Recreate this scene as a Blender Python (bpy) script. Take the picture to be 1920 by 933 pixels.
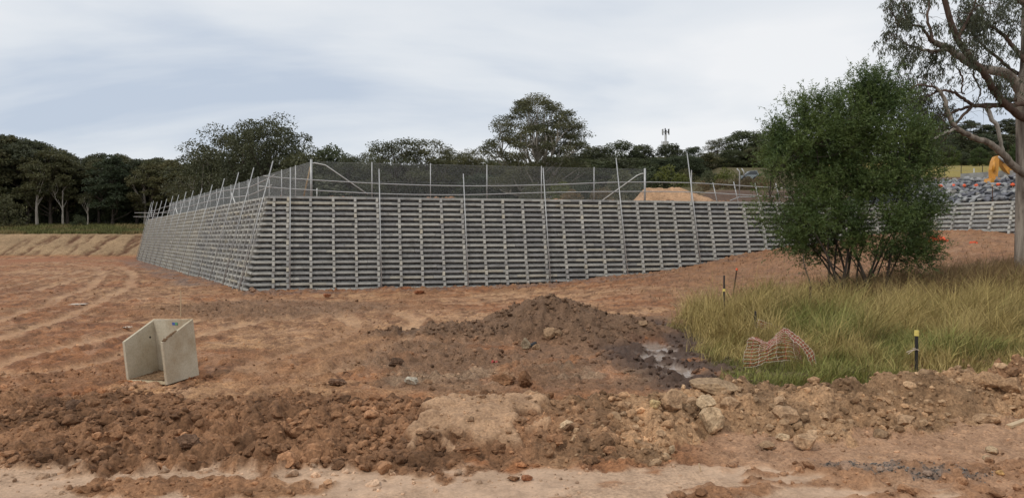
import bpy, bmesh, math, random
import numpy as np
from mathutils import Vector, Matrix, noise as mnoise

for o in list(bpy.data.objects):
    bpy.data.objects.remove(o)
SC = bpy.context.scene
COL = SC.collection
rng = np.random.default_rng(7)
random.seed(7)
R = math.radians

# ------------------------------------------------------------------ camera, sky, sun, exposure
CAM_Z = 3.2
F = 1478.0                      # focal length in pixels of the 1920 px wide photograph
HOR = 444.0
cam_d = bpy.data.cameras.new('camera')
cam = bpy.data.objects.new('camera', cam_d)
COL.objects.link(cam)
cam_d.sensor_width = 36
cam_d.lens = 36 * F / 1920
cam_d.clip_end = 3000
cam.location = (0, 0, CAM_Z)
cam.rotation_euler = (R(90 - 0.872), 0, 0)
SC.camera = cam
SC.view_settings.view_transform = 'Standard'
SC.view_settings.look = 'None'
SC.view_settings.gamma = 1
SC.view_settings.exposure = 0.0

SUN_EL, SUN_AZ = 50, -128       # azimuth clockwise from +Y: behind the camera on the left
world = bpy.data.worlds.new('World')
SC.world = world
world.use_nodes = True
wn, wl = world.node_tree.nodes, world.node_tree.links
wn.clear()
w_out = wn.new('ShaderNodeOutputWorld')
w_bg = wn.new('ShaderNodeBackground')
w_sky = wn.new('ShaderNodeTexSky')
w_sky.sky_type = 'NISHITA'
w_sky.sun_disc = False
w_sky.sun_elevation = R(SUN_EL)
w_sky.sun_rotation = R(SUN_AZ)
w_bg.inputs['Strength'].default_value = 0.1
wl.new(w_bg.outputs[0], w_out.inputs['Surface'])
tc = wn.new('ShaderNodeTexCoord')
sep = wn.new('ShaderNodeSeparateXYZ')
wl.new(tc.outputs['Generated'], sep.inputs[0])


def wmath(op, a, b=None):
    n = wn.new('ShaderNodeMath')
    n.operation = op
    for i, v in enumerate((a, b)):
        if v is None:
            continue
        if isinstance(v, (int, float)):
            n.inputs[i].default_value = v
        else:
            wl.new(v, n.inputs[i])
    return n.outputs[0]


zc = wmath('ADD', wmath('MAXIMUM', sep.outputs['Z'], 0.0), 0.16)      # a cloud deck seen from below
cu = wmath('DIVIDE', sep.outputs['X'], zc)
cv = wmath('DIVIDE', sep.outputs['Y'], zc)
comb = wn.new('ShaderNodeCombineXYZ')
wl.new(cu, comb.inputs[0])
wl.new(cv, comb.inputs[1])
mp = wn.new('ShaderNodeMapping')
wl.new(comb.outputs[0], mp.inputs[0])
mp.inputs['Location'].default_value = (3.1, 1.4, 0.0)
mp.inputs['Scale'].default_value = (0.55, 0.75, 1)
n1 = wn.new('ShaderNodeTexNoise')
n1.inputs['Scale'].default_value = 1.0
n1.inputs['Detail'].default_value = 6
n1.inputs['Roughness'].default_value = 0.5
n1.inputs['Distortion'].default_value = 0.35
wl.new(mp.outputs[0], n1.inputs['Vector'])
ramp = wn.new('ShaderNodeValToRGB')
wl.new(n1.outputs['Fac'], ramp.inputs[0])
e = ramp.color_ramp.elements
e[0].position, e[0].color = 0.31, (5.5, 6.25, 7.4, 1)
e[1].position, e[1].color = 0.59, (9.1, 9.2, 9.35, 1)
m_ = ramp.color_ramp.elements.new(0.45)
m_.color = (7.7, 8.1, 8.6, 1)
wmix = wn.new('ShaderNodeMixRGB')
wmix.inputs[0].default_value = 0.93
wl.new(w_sky.outputs[0], wmix.inputs[1])
wl.new(ramp.outputs[0], wmix.inputs[2])
wl.new(wmix.outputs[0], w_bg.inputs['Color'])

sun_d = bpy.data.lights.new('sun', 'SUN')
sun = bpy.data.objects.new('sun', sun_d)
COL.objects.link(sun)
sun_d.energy = 1.5
sun_d.angle = R(11)
sun_d.color = (1.0, 0.95, 0.88)
_s = Vector((math.sin(R(SUN_AZ)) * math.cos(R(SUN_EL)), math.cos(R(SUN_AZ)) * math.cos(R(SUN_EL)), math.sin(R(SUN_EL))))
sun.rotation_euler = _s.to_track_quat('Z', 'Y').to_euler()


# ------------------------------------------------------------------ helpers
def P(px, py, d):
    """a point of the place: picture direction (photo pixels) at distance d along +Y"""
    return np.array([(px - 960) / F * d, d, CAM_Z + (HOR - py) / F * d])


def sm(a, b, x):
    t = np.clip((np.asarray(x, float) - a) / (b - a), 0, 1)
    return t * t * (3 - 2 * t)


_perm = np.random.default_rng(3).permutation(4096)
_ang = np.random.default_rng(4).random(4096) * 2 * np.pi
_gx, _gy = np.cos(_ang), np.sin(_ang)


def pn(x, y, s=0):
    x = np.asarray(x, float) + s * 17.31
    y = np.asarray(y, float) - s * 9.77
    xi, yi = np.floor(x).astype(np.int64), np.floor(y).astype(np.int64)
    fx, fy = x - xi, y - yi
    u, v = fx * fx * fx * (fx * (fx * 6 - 15) + 10), fy * fy * fy * (fy * (fy * 6 - 15) + 10)

    def g(ix, iy):
        h = _perm[(_perm[ix & 4095] + iy) & 4095]
        return _gx[h] * (x - ix) + _gy[h] * (y - iy)
    a, b = g(xi, yi), g(xi + 1, yi)
    c, d = g(xi, yi + 1), g(xi + 1, yi + 1)
    return 1.5 * ((a + (b - a) * u) * (1 - v) + (c + (d - c) * u) * v)


def fbm(x, y, o=4, s=0, gain=0.5):
    t, a = 0, 1.0
    for i in range(o):
        t = t + a * pn(x, y, s + i)
        x, y, a = x * 2.03, y * 2.03, a * gain
    return t


def billow(x, y, o=3, s=0, gain=0.55):
    t, a = 0, 1.0
    for i in range(o):
        t = t + a * np.abs(pn(x, y, s + i))
        x, y, a = x * 2.1 + 3.3, y * 2.1 - 1.7, a * gain
    return t


def tag(o, label=None, cat=None, group=None, kind=None):
    if label: o['label'] = label
    if cat: o['category'] = cat
    if group: o['group'] = group
    if kind: o['kind'] = kind
    return o


def link(name, me, mat=None, parent=None):
    o = bpy.data.objects.new(name, me)
    COL.objects.link(o)
    if mat is not None and me is not None and not me.materials:
        me.materials.append(mat)
    if parent is not None:
        o.parent = parent
    return o


def thing(name, label, cat, loc=(0, 0, 0), group=None, rot=(0, 0, 0)):
    o = bpy.data.objects.new(name, None)
    COL.objects.link(o)
    o.location = loc
    o.rotation_euler = rot
    o.empty_display_size = 0.2
    return tag(o, label, cat, group)


def mesh(name, V, Fs, smooth=False, col=None, wet=None):
    """V (N,3); Fs one (M,k) int array or a list of them"""
    me = bpy.data.meshes.new(name)
    if isinstance(Fs, np.ndarray):
        Fs = [Fs]
    Fs = [np.asarray(f, np.int32) for f in Fs if len(f)]
    V = np.asarray(V, np.float32)
    me.vertices.add(len(V))
    me.vertices.foreach_set('co', V.ravel())
    loops = np.concatenate([f.ravel() for f in Fs])
    tot = np.concatenate([np.full(len(f), f.shape[1], np.int32) for f in Fs])
    start = np.concatenate([[0], np.cumsum(tot)[:-1]]).astype(np.int32)
    me.loops.add(len(loops))
    me.loops.foreach_set('vertex_index', loops)
    me.polygons.add(len(tot))
    me.polygons.foreach_set('loop_start', start)
    me.polygons.foreach_set('loop_total', tot)
    me.polygons.foreach_set('use_smooth', np.full(len(tot), smooth, bool))
    if col is not None:
        a = me.attributes.new('tint', 'FLOAT_COLOR', 'POINT')
        c = np.ones((len(V), 4), np.float32)
        c[:, :3] = col
        a.data.foreach_set('color', c.ravel())
    if wet is not None:
        a = me.attributes.new('wet', 'FLOAT', 'POINT')
        a.data.foreach_set('value', np.asarray(wet, np.float32))
    me.update(calc_edges=True)
    return me


class MB:
    def __init__(s):
        s.V, s.Q, s.T, s.n = [], [], [], 0

    def add(s, V, Q=None, T=None):
        V = np.asarray(V, float).reshape(-1, 3)
        if Q is not None and len(Q): s.Q.append(np.asarray(Q, int) + s.n)
        if T is not None and len(T): s.T.append(np.asarray(T, int) + s.n)
        s.V.append(V)
        s.n += len(V)
        return s

    BOXQ = np.array([[0, 1, 3, 2], [4, 6, 7, 5], [0, 4, 5, 1], [2, 3, 7, 6], [0, 2, 6, 4], [1, 5, 7, 3]])

    def box(s, c, sz, M=None):
        c, h = np.array(c, float), np.array(sz, float) / 2
        V = np.array([[x, y, z] for x in (-1, 1) for y in (-1, 1) for z in (-1, 1)], float) * h
        if M is not None:
            V = V @ np.array(M.to_3x3()).T
        return s.add(V + c, s.BOXQ[:, ::-1])

    def tube(s, pts, rad, n=8, cap=True):
        pts = np.array(pts, float)
        k = len(pts)
        rad = np.broadcast_to(np.asarray(rad, float), (k,))
        tan = np.gradient(pts, axis=0)
        tan /= np.linalg.norm(tan, axis=1)[:, None] + 1e-9
        a = np.array([0, 0, 1.0]) if abs(tan[0][2]) < 0.9 else np.array([1.0, 0, 0])
        rings = []
        u = np.cross(tan[0], a)
        for i in range(k):
            u = u - tan[i] * np.dot(u, tan[i])
            u /= np.linalg.norm(u) + 1e-9
            v = np.cross(tan[i], u)
            th = np.arange(n) * 2 * np.pi / n
            rings.append(pts[i] + rad[i] * (np.cos(th)[:, None] * u + np.sin(th)[:, None] * v))
        V = np.concatenate(rings)
        i = np.arange(k - 1)[:, None] * n
        j = np.arange(n)[None, :]
        j2 = (j + 1) % n
        Q = np.stack([i + j, i + j2, i + n + j2, i + n + j], -1).reshape(-1, 4)
        T = None
        if cap:
            V = np.concatenate([V, pts[:1], pts[-1:]])
            a0, a1 = k * n, k * n + 1
            jj = np.arange(n)
            T = np.concatenate([np.stack([np.full(n, a0), (jj + 1) % n, jj], -1),
                                np.stack([np.full(n, a1), (k - 1) * n + jj, (k - 1) * n + (jj + 1) % n], -1)])
        return s.add(V, Q, T)

    def prism(s, outline, vec):
        """closed outline (k,3) swept by vec"""
        o = np.array(outline, float)
        k = len(o)
        V = np.concatenate([o, o + np.array(vec, float)])
        Q = [[i, (i + 1) % k, k + (i + 1) % k, k + i] for i in range(k)]
        T = [[0, i + 1, i] for i in range(1, k - 1)] + [[k, k + i, k + i + 1] for i in range(1, k - 1)]
        return s.add(V, Q, T)

    def mesh(s, name, smooth=False, **kw):
        Fs = []
        if s.Q: Fs.append(np.concatenate(s.Q))
        if s.T: Fs.append(np.concatenate(s.T))
        return mesh(name, np.concatenate(s.V), Fs, smooth, **kw)

    def build(s, name, mat, parent=None, smooth=False, **kw):
        return link(name, s.mesh(name, smooth, **kw), mat, parent)


def spline(pts, n=6):
    """smooth polyline through points"""
    p = np.array(pts, float)
    p = np.vstack([2 * p[0] - p[1], p, 2 * p[-1] - p[-2]])
    out = []
    for i in range(1, len(p) - 2):
        for t in np.linspace(0, 1, n, endpoint=False):
            a, b, c, d = p[i - 1], p[i], p[i + 1], p[i + 2]
            out.append(0.5 * (2 * b + (c - a) * t + (2 * a - 5 * b + 4 * c - d) * t * t + (3 * b - a - 3 * c + d) * t ** 3))
    out.append(p[-2])
    return np.array(out)


# ------------------------------------------------------------------ materials
def mat_new(name):
    m = bpy.data.materials.new(name)
    m.use_nodes = True
    nt = m.node_tree
    b = nt.nodes['Principled BSDF']
    return m, nt, b


def nz(nt, scale, detail=4, rough=0.55, coord='Object', vec=None, dist=0):
    t = nt.nodes.new('ShaderNodeTexNoise')
    t.inputs['Scale'].default_value = scale
    t.inputs['Detail'].default_value = detail
    t.inputs['Roughness'].default_value = rough
    t.inputs['Distortion'].default_value = dist
    if vec is None:
        c = nt.nodes.new('ShaderNodeTexCoord')
        vec = c.outputs[coord]
    nt.links.new(vec, t.inputs['Vector'])
    return t.outputs['Fac']


def mix(nt, mode, fac, a, b):
    n = nt.nodes.new('ShaderNodeMixRGB')
    n.blend_type = mode
    for i, v in enumerate((fac, a, b)):
        if isinstance(v, (int, float)):
            n.inputs[i].default_value = v
        elif isinstance(v, tuple):
            n.inputs[i].default_value = (*v, 1)[:4]
        else:
            nt.links.new(v, n.inputs[i])
    return n.outputs[0]


def maprange(nt, v, a, b, c, d):
    n = nt.nodes.new('ShaderNodeMapRange')
    nt.links.new(v, n.inputs[0])
    for i, x in enumerate((a, b, c, d)):
        n.inputs[i + 1].default_value = x
    return n.outputs[0]


def rampn(nt, v, stops):
    n = nt.nodes.new('ShaderNodeValToRGB')
    nt.links.new(v, n.inputs[0])
    el = n.color_ramp.elements
    while len(el) < len(stops): el.new(0.5)
    for e_, (p, c) in zip(el, stops):
        e_.position = p
        e_.color = (*c, 1)
    return n.outputs[0]


def bump(nt, b, h, strength, dist):
    n = nt.nodes.new('ShaderNodeBump')
    n.inputs['Strength'].default_value = strength
    n.inputs['Distance'].default_value = dist
    nt.links.new(h, n.inputs['Height'])
    nt.links.new(n.outputs[0], b.inputs['Normal'])


def soil_mat(name, bscale=9.0, bdist=0.07, spec=0.2):
    m, nt, b = mat_new(name)
    at = nt.nodes.new('ShaderNodeAttribute')
    at.attribute_name = 'tint'
    wt0 = nt.nodes.new('ShaderNodeAttribute')
    wt0.attribute_name = 'wet'
    nf = maprange(nt, wt0.outputs['Fac'], 0.02, 0.25, 1.0, 0.42)
    f1 = nz(nt, 1.7, 6, 0.65)
    f2 = nz(nt, 22, 5, 0.7)
    c = mix(nt, 'MULTIPLY', 1.0, at.outputs['Color'], rampn(nt, f1, [(0.3, (0.74, 0.72, 0.7)), (0.52, (1, 1, 1)), (0.75, (1.22, 1.2, 1.16))]))
    c = mix(nt, 'MULTIPLY', nf, c, rampn(nt, f2, [(0.32, (0.55, 0.52, 0.5)), (0.5, (1, 1, 1)), (0.68, (1.4, 1.38, 1.36))]))
    f4 = nz(nt, 6.5, 6, 0.7)
    c = mix(nt, 'MULTIPLY', nf, c, rampn(nt, f4, [(0.33, (0.66, 0.64, 0.62)), (0.5, (1, 1, 1)), (0.7, (1.2, 1.18, 1.16))]))
    nt.links.new(c, b.inputs['Base Color'])
    wt = nt.nodes.new('ShaderNodeAttribute')
    wt.attribute_name = 'wet'
    r = maprange(nt, wt.outputs['Fac'], 0, 1, 0.92, 0.16)
    nt.links.new(r, b.inputs['Roughness'])
    b.inputs['Specular IOR Level'].default_value = spec
    h = nz(nt, bscale, 8, 0.68)
    bp = nt.nodes.new('ShaderNodeBump')
    bp.inputs['Distance'].default_value = bdist
    nt.links.new(maprange(nt, wt.outputs['Fac'], 0, .4, 0.85, 0.12), bp.inputs['Strength'])
    nt.links.new(h, bp.inputs['Height'])
    nt.links.new(bp.outputs[0], b.inputs['Normal'])
    return m


def tint_mat(name, rough=0.85, var=0.25, spec=0.2, trans=0.0):
    """colour from the tint attribute, varied per leaf / stone"""
    m, nt, b = mat_new(name)
    at = nt.nodes.new('ShaderNodeAttribute')
    at.attribute_name = 'tint'
    g = nt.nodes.new('ShaderNodeNewGeometry')
    c = mix(nt, 'MULTIPLY', 1.0, at.outputs['Color'], rampn(nt, g.outputs['Random Per Island'], [(0, (1 - var,) * 3), (1, (1 + var,) * 3)]))
    nt.links.new(c, b.inputs['Base Color'])
    b.inputs['Roughness'].default_value = rough
    b.inputs['Specular IOR Level'].default_value = spec
    return m


def leaf_mat(name, c0, c1, rough=0.55, spec=0.3, scale=0.35):
    m, nt, b = mat_new(name)
    g = nt.nodes.new('ShaderNodeNewGeometry')
    oi = nt.nodes.new('ShaderNodeObjectInfo')
    f = nz(nt, scale, 3, 0.6)
    c = rampn(nt, f, [(0.35, c0), (0.65, c1)])
    c = mix(nt, 'MULTIPLY', 1.0, c, rampn(nt, g.outputs['Random Per Island'], [(0, (0.84, 0.84, 0.84)), (1, (1.2, 1.18, 1.15))]))
    c = mix(nt, 'MULTIPLY', 1.0, c, rampn(nt, oi.outputs['Random'], [(0, (0.8, 0.84, 0.85)), (0.5, (1, 1, 1)), (1, (1.25, 1.15, 1.0))]))
    nt.links.new(c, b.inputs['Base Color'])
    b.inputs['Roughness'].default_value = rough
    b.inputs['Specular IOR Level'].default_value = spec
    tr = nt.nodes.new('ShaderNodeBsdfTranslucent')
    nt.links.new(c, tr.inputs['Color'])
    ms = nt.nodes.new('ShaderNodeMixShader')
    ms.inputs[0].default_value = 0.32
    nt.links.new(b.outputs[0], ms.inputs[1])
    nt.links.new(tr.outputs[0], ms.inputs[2])
    nt.links.new(ms.outputs[0], nt.nodes['Material Output'].inputs['Surface'])
    return m


def bark_mat(name, c0, c1, scale=3.0):
    m, nt, b = mat_new(name)
    c = nt.nodes.new('ShaderNodeTexCoord')
    mpn = nt.nodes.new('ShaderNodeMapping')
    mpn.inputs['Scale'].default_value = (1, 1, 0.22)
    nt.links.new(c.outputs['Object'], mpn.inputs[0])
    f = nz(nt, scale, 6, 0.65, vec=mpn.outputs[0], dist=0.6)
    nt.links.new(rampn(nt, f, [(0.36, c0), (0.62, c1)]), b.inputs['Base Color'])
    b.inputs['Roughness'].default_value = 0.85
    b.inputs['Specular IOR Level'].default_value = 0.2
    bump(nt, b, nz(nt, scale * 4, 6, 0.7, vec=mpn.outputs[0]), 0.6, 0.03)
    return m


def concrete_mat(name, base, stain, per_obj=0.25, scale=2.0):
    m, nt, b = mat_new(name)
    oi = nt.nodes.new('ShaderNodeObjectInfo')
    geo = nt.nodes.new('ShaderNodeNewGeometry')
    f = nz(nt, scale, 6, 0.65, vec=geo.outputs['Position'])
    c = rampn(nt, f, [(0.3, stain), (0.55, base), (0.8, tuple(min(1, x * 1.18) for x in base))])
    c = mix(nt, 'MULTIPLY', 1.0, c, rampn(nt, oi.outputs['Random'], [(0, (1 - per_obj, 1 - per_obj, 1 - per_obj * 0.8)), (0.5, (1, 1, 1)), (0.9, (1 + per_obj, 1 + per_obj * 0.95, 1 + per_obj * 0.8)), (1, (1.2, 1.12, 0.97))]))
    f3 = nz(nt, 30, 4, 0.7, vec=geo.outputs['Position'])
    c = mix(nt, 'MULTIPLY', 0.7, c, rampn(nt, f3, [(0.3, (0.78, 0.78, 0.78)), (0.6, (1.1, 1.1, 1.1))]))
    nt.links.new(c, b.inputs['Base Color'])
    b.inputs['Roughness'].default_value = 0.85
    b.inputs['Specular IOR Level'].default_value = 0.25
    bump(nt, b, nz(nt, 25, 5, 0.7, vec=geo.outputs['Position']), 0.35, 0.02)
    return m


def plain(name, c, rough=0.6, metal=0.0, spec=0.4, var=0.15, scale=6):
    m, nt, b = mat_new(name)
    f = nz(nt, scale, 5, 0.65)
    nt.links.new(rampn(nt, f, [(0.3, tuple(x * (1 - var) for x in c)), (0.7, tuple(min(1, x * (1 + var)) for x in c))]), b.inputs['Base Color'])
    b.inputs['Roughness'].default_value = rough
    b.inputs['Metallic'].default_value = metal
    b.inputs['Specular IOR Level'].default_value = spec
    return m


M_SOIL = soil_mat('site_soil')
M_CLOD = soil_mat('clod_soil', 14, 0.03, 0.2)
M_ROCK = soil_mat('weathered_rock', 7, 0.06, 0.25)
M_GRASS = tint_mat('grass_blades', 0.7, 0.3)
M_CRIB = concrete_mat('crib_concrete', (0.315, 0.31, 0.285), (0.21, 0.205, 0.185), 0.2)
M_HEAD = concrete_mat('header_concrete', (0.40, 0.39, 0.355), (0.28, 0.27, 0.24), 0.2)
M_PRECAST = concrete_mat('precast_concrete', (0.50, 0.44, 0.33), (0.37, 0.29, 0.19), 0.0, 1.3)
M_FILL = tint_mat('crib_rock_fill', 0.95, 0.5)
M_STEEL = plain('galvanised_steel', (0.42, 0.42, 0.41), 0.5, 0.35, 0.4)
M_WIRE = plain('fence_wire', (0.27, 0.275, 0.27), 0.6, 0.2)
M_WHITE = plain('white_paint', (0.58, 0.58, 0.55), 0.6)
M_YELLOW = plain('yellow_cap_plastic', (0.72, 0.58, 0.16), 0.5)
M_BLACK = plain('black_painted_steel', (0.018, 0.016, 0.016), 0.55)
M_RUST = plain('rusty_steel', (0.07, 0.035, 0.022), 0.8)
M_ORANGE = plain('orange_plastic', (0.78, 0.13, 0.05), 0.6)
M_MACH = plain('machine_yellow_paint', (0.58, 0.26, 0.035), 0.45, 0.0, 0.5)
M_DARK = plain('dark_rubber', (0.02, 0.02, 0.022), 0.7)
M_GLASS = plain('tinted_glass', (0.03, 0.035, 0.04), 0.08, 0.0, 0.6, 0.0)
M_TIMBER = plain('raw_timber', (0.50, 0.37, 0.23), 0.8)
M_NETR = plain('red_net_strand', (0.34, 0.05, 0.04), 0.6)
M_NETW = plain('white_net_strand', (0.52, 0.42, 0.33), 0.6)
M_LEAF_FAR = leaf_mat('gum_leaves_dark', (0.058, 0.066, 0.034), (0.105, 0.110, 0.056))
M_LEAF_OLIVE = leaf_mat('gum_leaves_olive', (0.075, 0.082, 0.038), (0.135, 0.130, 0.064))
M_LEAF_DEEP = leaf_mat('dense_leaves_deep', (0.052, 0.068, 0.036), (0.084, 0.102, 0.052))
M_LEAF_LIGHT = leaf_mat('fresh_leaves', (0.055, 0.085, 0.025), (0.09, 0.12, 0.035))
M_LEAF_BUSH = leaf_mat('wattle_leaves', (0.062, 0.100, 0.030), (0.155, 0.20, 0.056), 0.5, 0.35, 0.8)
M_LEAF_GUM = leaf_mat('near_gum_leaves', (0.050, 0.060, 0.032), (0.085, 0.092, 0.05), 0.45, 0.4, 0.8)
M_LEAF_YEL = leaf_mat('olive_shrub_leaves', (0.085, 0.105, 0.026), (0.14, 0.155, 0.042))
M_LEAF_DRY = leaf_mat('dry_shrub_leaves', (0.14, 0.105, 0.055), (0.20, 0.15, 0.085))
M_BARK = bark_mat('dark_bark', (0.045, 0.035, 0.028), (0.10, 0.08, 0.065))
M_BARK_W = bark_mat('pale_bark', (0.24, 0.21, 0.17), (0.42, 0.38, 0.33))
M_BARK_G = bark_mat('smooth_gum_bark', (0.095, 0.072, 0.055), (0.35, 0.30, 0.245), 2.4)
M_BARK_R = bark_mat('brown_limb_bark', (0.06, 0.038, 0.028), (0.12, 0.08, 0.06))

# ------------------------------------------------------------------ the lie of the land
B = 0.259                       # batter of the crib walls
COURSE = 0.325
ZT = 5.68                       # top of the walls
BAY = 1.34
CT = np.array([-14.68, 47.70])  # outside corner at the top
DF, NF = np.array([0.9693, 0.2460]), np.array([0.2460, -0.9693])
DL, NL = np.array([0.5, -0.8660]), np.array([-0.8660, -0.5])
CI = np.array([31.4, 59.4])     # inside corner at the top
CORNER = np.array([0.488, 1.156])

RED = np.array([0.325, 0.146, 0.066])
TAN = np.array([0.43, 0.248, 0.130])
PALE = np.array([0.48, 0.325, 0.215])
CLODC = np.array([0.245, 0.130, 0.068])
BERMC = np.array([0.40, 0.245, 0.135])
MOUND = np.array([0.178, 0.108, 0.066])
MUD = np.array([0.092, 0.058, 0.042])
ORED = np.array([0.33, 0.145, 0.075])
GRAV = np.array([0.14, 0.125, 0.112])
GRASSG = np.array([0.12, 0.095, 0.045])

bx_ = [-16, -6, -1, 1.5, 3.4, 5.2, 7.4, 10.2, 16]


def berm_t(x, y):
    wx = x + 0.5 * fbm(x * 0.7, y * 0.7, 3, 40)
    wy = y + 0.5 * fbm(x * 0.8, y * 0.8, 3, 44) + 0.9 * sm(13.5, 16, y) * fbm(x * 0.35, y * 0.35, 2, 47)
    yc = np.interp(wx, bx_, [14.3, 13.6, 13.4, 13.4, 14.3, 14.0, 14.7, 15.6, 17.5])
    h = np.interp(wx, bx_, [.10, .12, .36, .40, .52, .46, .52, .64, .6])
    wf = np.interp(wx, bx_, [3.0, 2.8, 2.7, 2.4, 1.7, 1.6, 1.4, 1.7, 2])
    wb = np.interp(wx, bx_, [3.0, 2.2, 1.9, 1.4, 1.2, 1.2, 1.1, 1.2, 1.2])
    d = wy - yc
    return np.where(d < 0, -d / wf, d / wb), h


def mound_h(x, y):
    wx = x + 0.5 * fbm(x * 0.7, y * 0.7, 4, 50)
    wy = y + 0.5 * fbm(x * 0.7, y * 0.7, 4, 54)
    z = 0
    for cx, cy, h, rl, rr, rf, rb in ((1.25, 26.1, 1.16, 2.3, 2.1, 2.3, 2.8), (.2, 26.4, .82, 2.0, 1.6, 1.8, 2.2), (-1.6, 25.0, .42, 2.4, 2, 1.7, 2), (3.6, 25.6, .55, 1.6, 1.5, 1.4, 2), (-3.0, 24.6, .28, 1.9, 1.4, 1.2, 1.4), (2.6, 24.2, .3, 1.4, 1.6, 1.2, 1.4)):
        dx, dy = wx - cx, wy - cy
        r = np.hypot(dx / np.where(dx < 0, rl, rr), dy / np.where(dy < 0, rf, rb))
        r = np.sqrt(r * r + 0.03) - 0.17
        z = np.maximum(z, h * np.clip(1 - r, 0, 1))
    return z


def puddle(x, y):
    wx = x + 0.25 * fbm(x * 1.3, y * 1.3, 3, 60)
    wy = y + 0.45 * fbm(x * 1.0, y * 1.0, 3, 64)
    w = 0
    for cx, cy, rx, ry in ((3.85, 21.4, .5, .8), (4.3, 23.2, .42, .7), (4.0, 18.9, .34, 1.0)):
        w = np.maximum(w, sm(1.15, 0.8, np.hypot((wx - cx) / rx, (wy - cy) / ry)))
    return w


def slab(x, y):
    """the dozed smooth face in the middle of the heap"""
    wx = x + 0.42 * fbm(x * 1.3, y * 1.3, 4, 70)
    wy = y + 0.45 * fbm(x * 1.3, y * 1.3, 4, 74)
    return sm(1.04, 0.94, np.maximum(np.abs(wx + 0.62 - 0.12 * (y - 12.5)) / 0.82, np.abs(wy - 13.0) / 1.5))


def trackzone(x, y):
    """the pale wheel-packed strip at the camera's feet"""
    edge = np.interp(x, [-9, -6.4, -5, -3, 0, 2, 3.2, 5, 8], [10.2, 11.5, 11.4, 11.2, 10.75, 10.8, 10.9, 10.2, 9.4]) + 0.35 * fbm(x * 0.9, y * 0.9, 4, 80)
    return sm(0.12, -0.12, y - edge)


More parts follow.
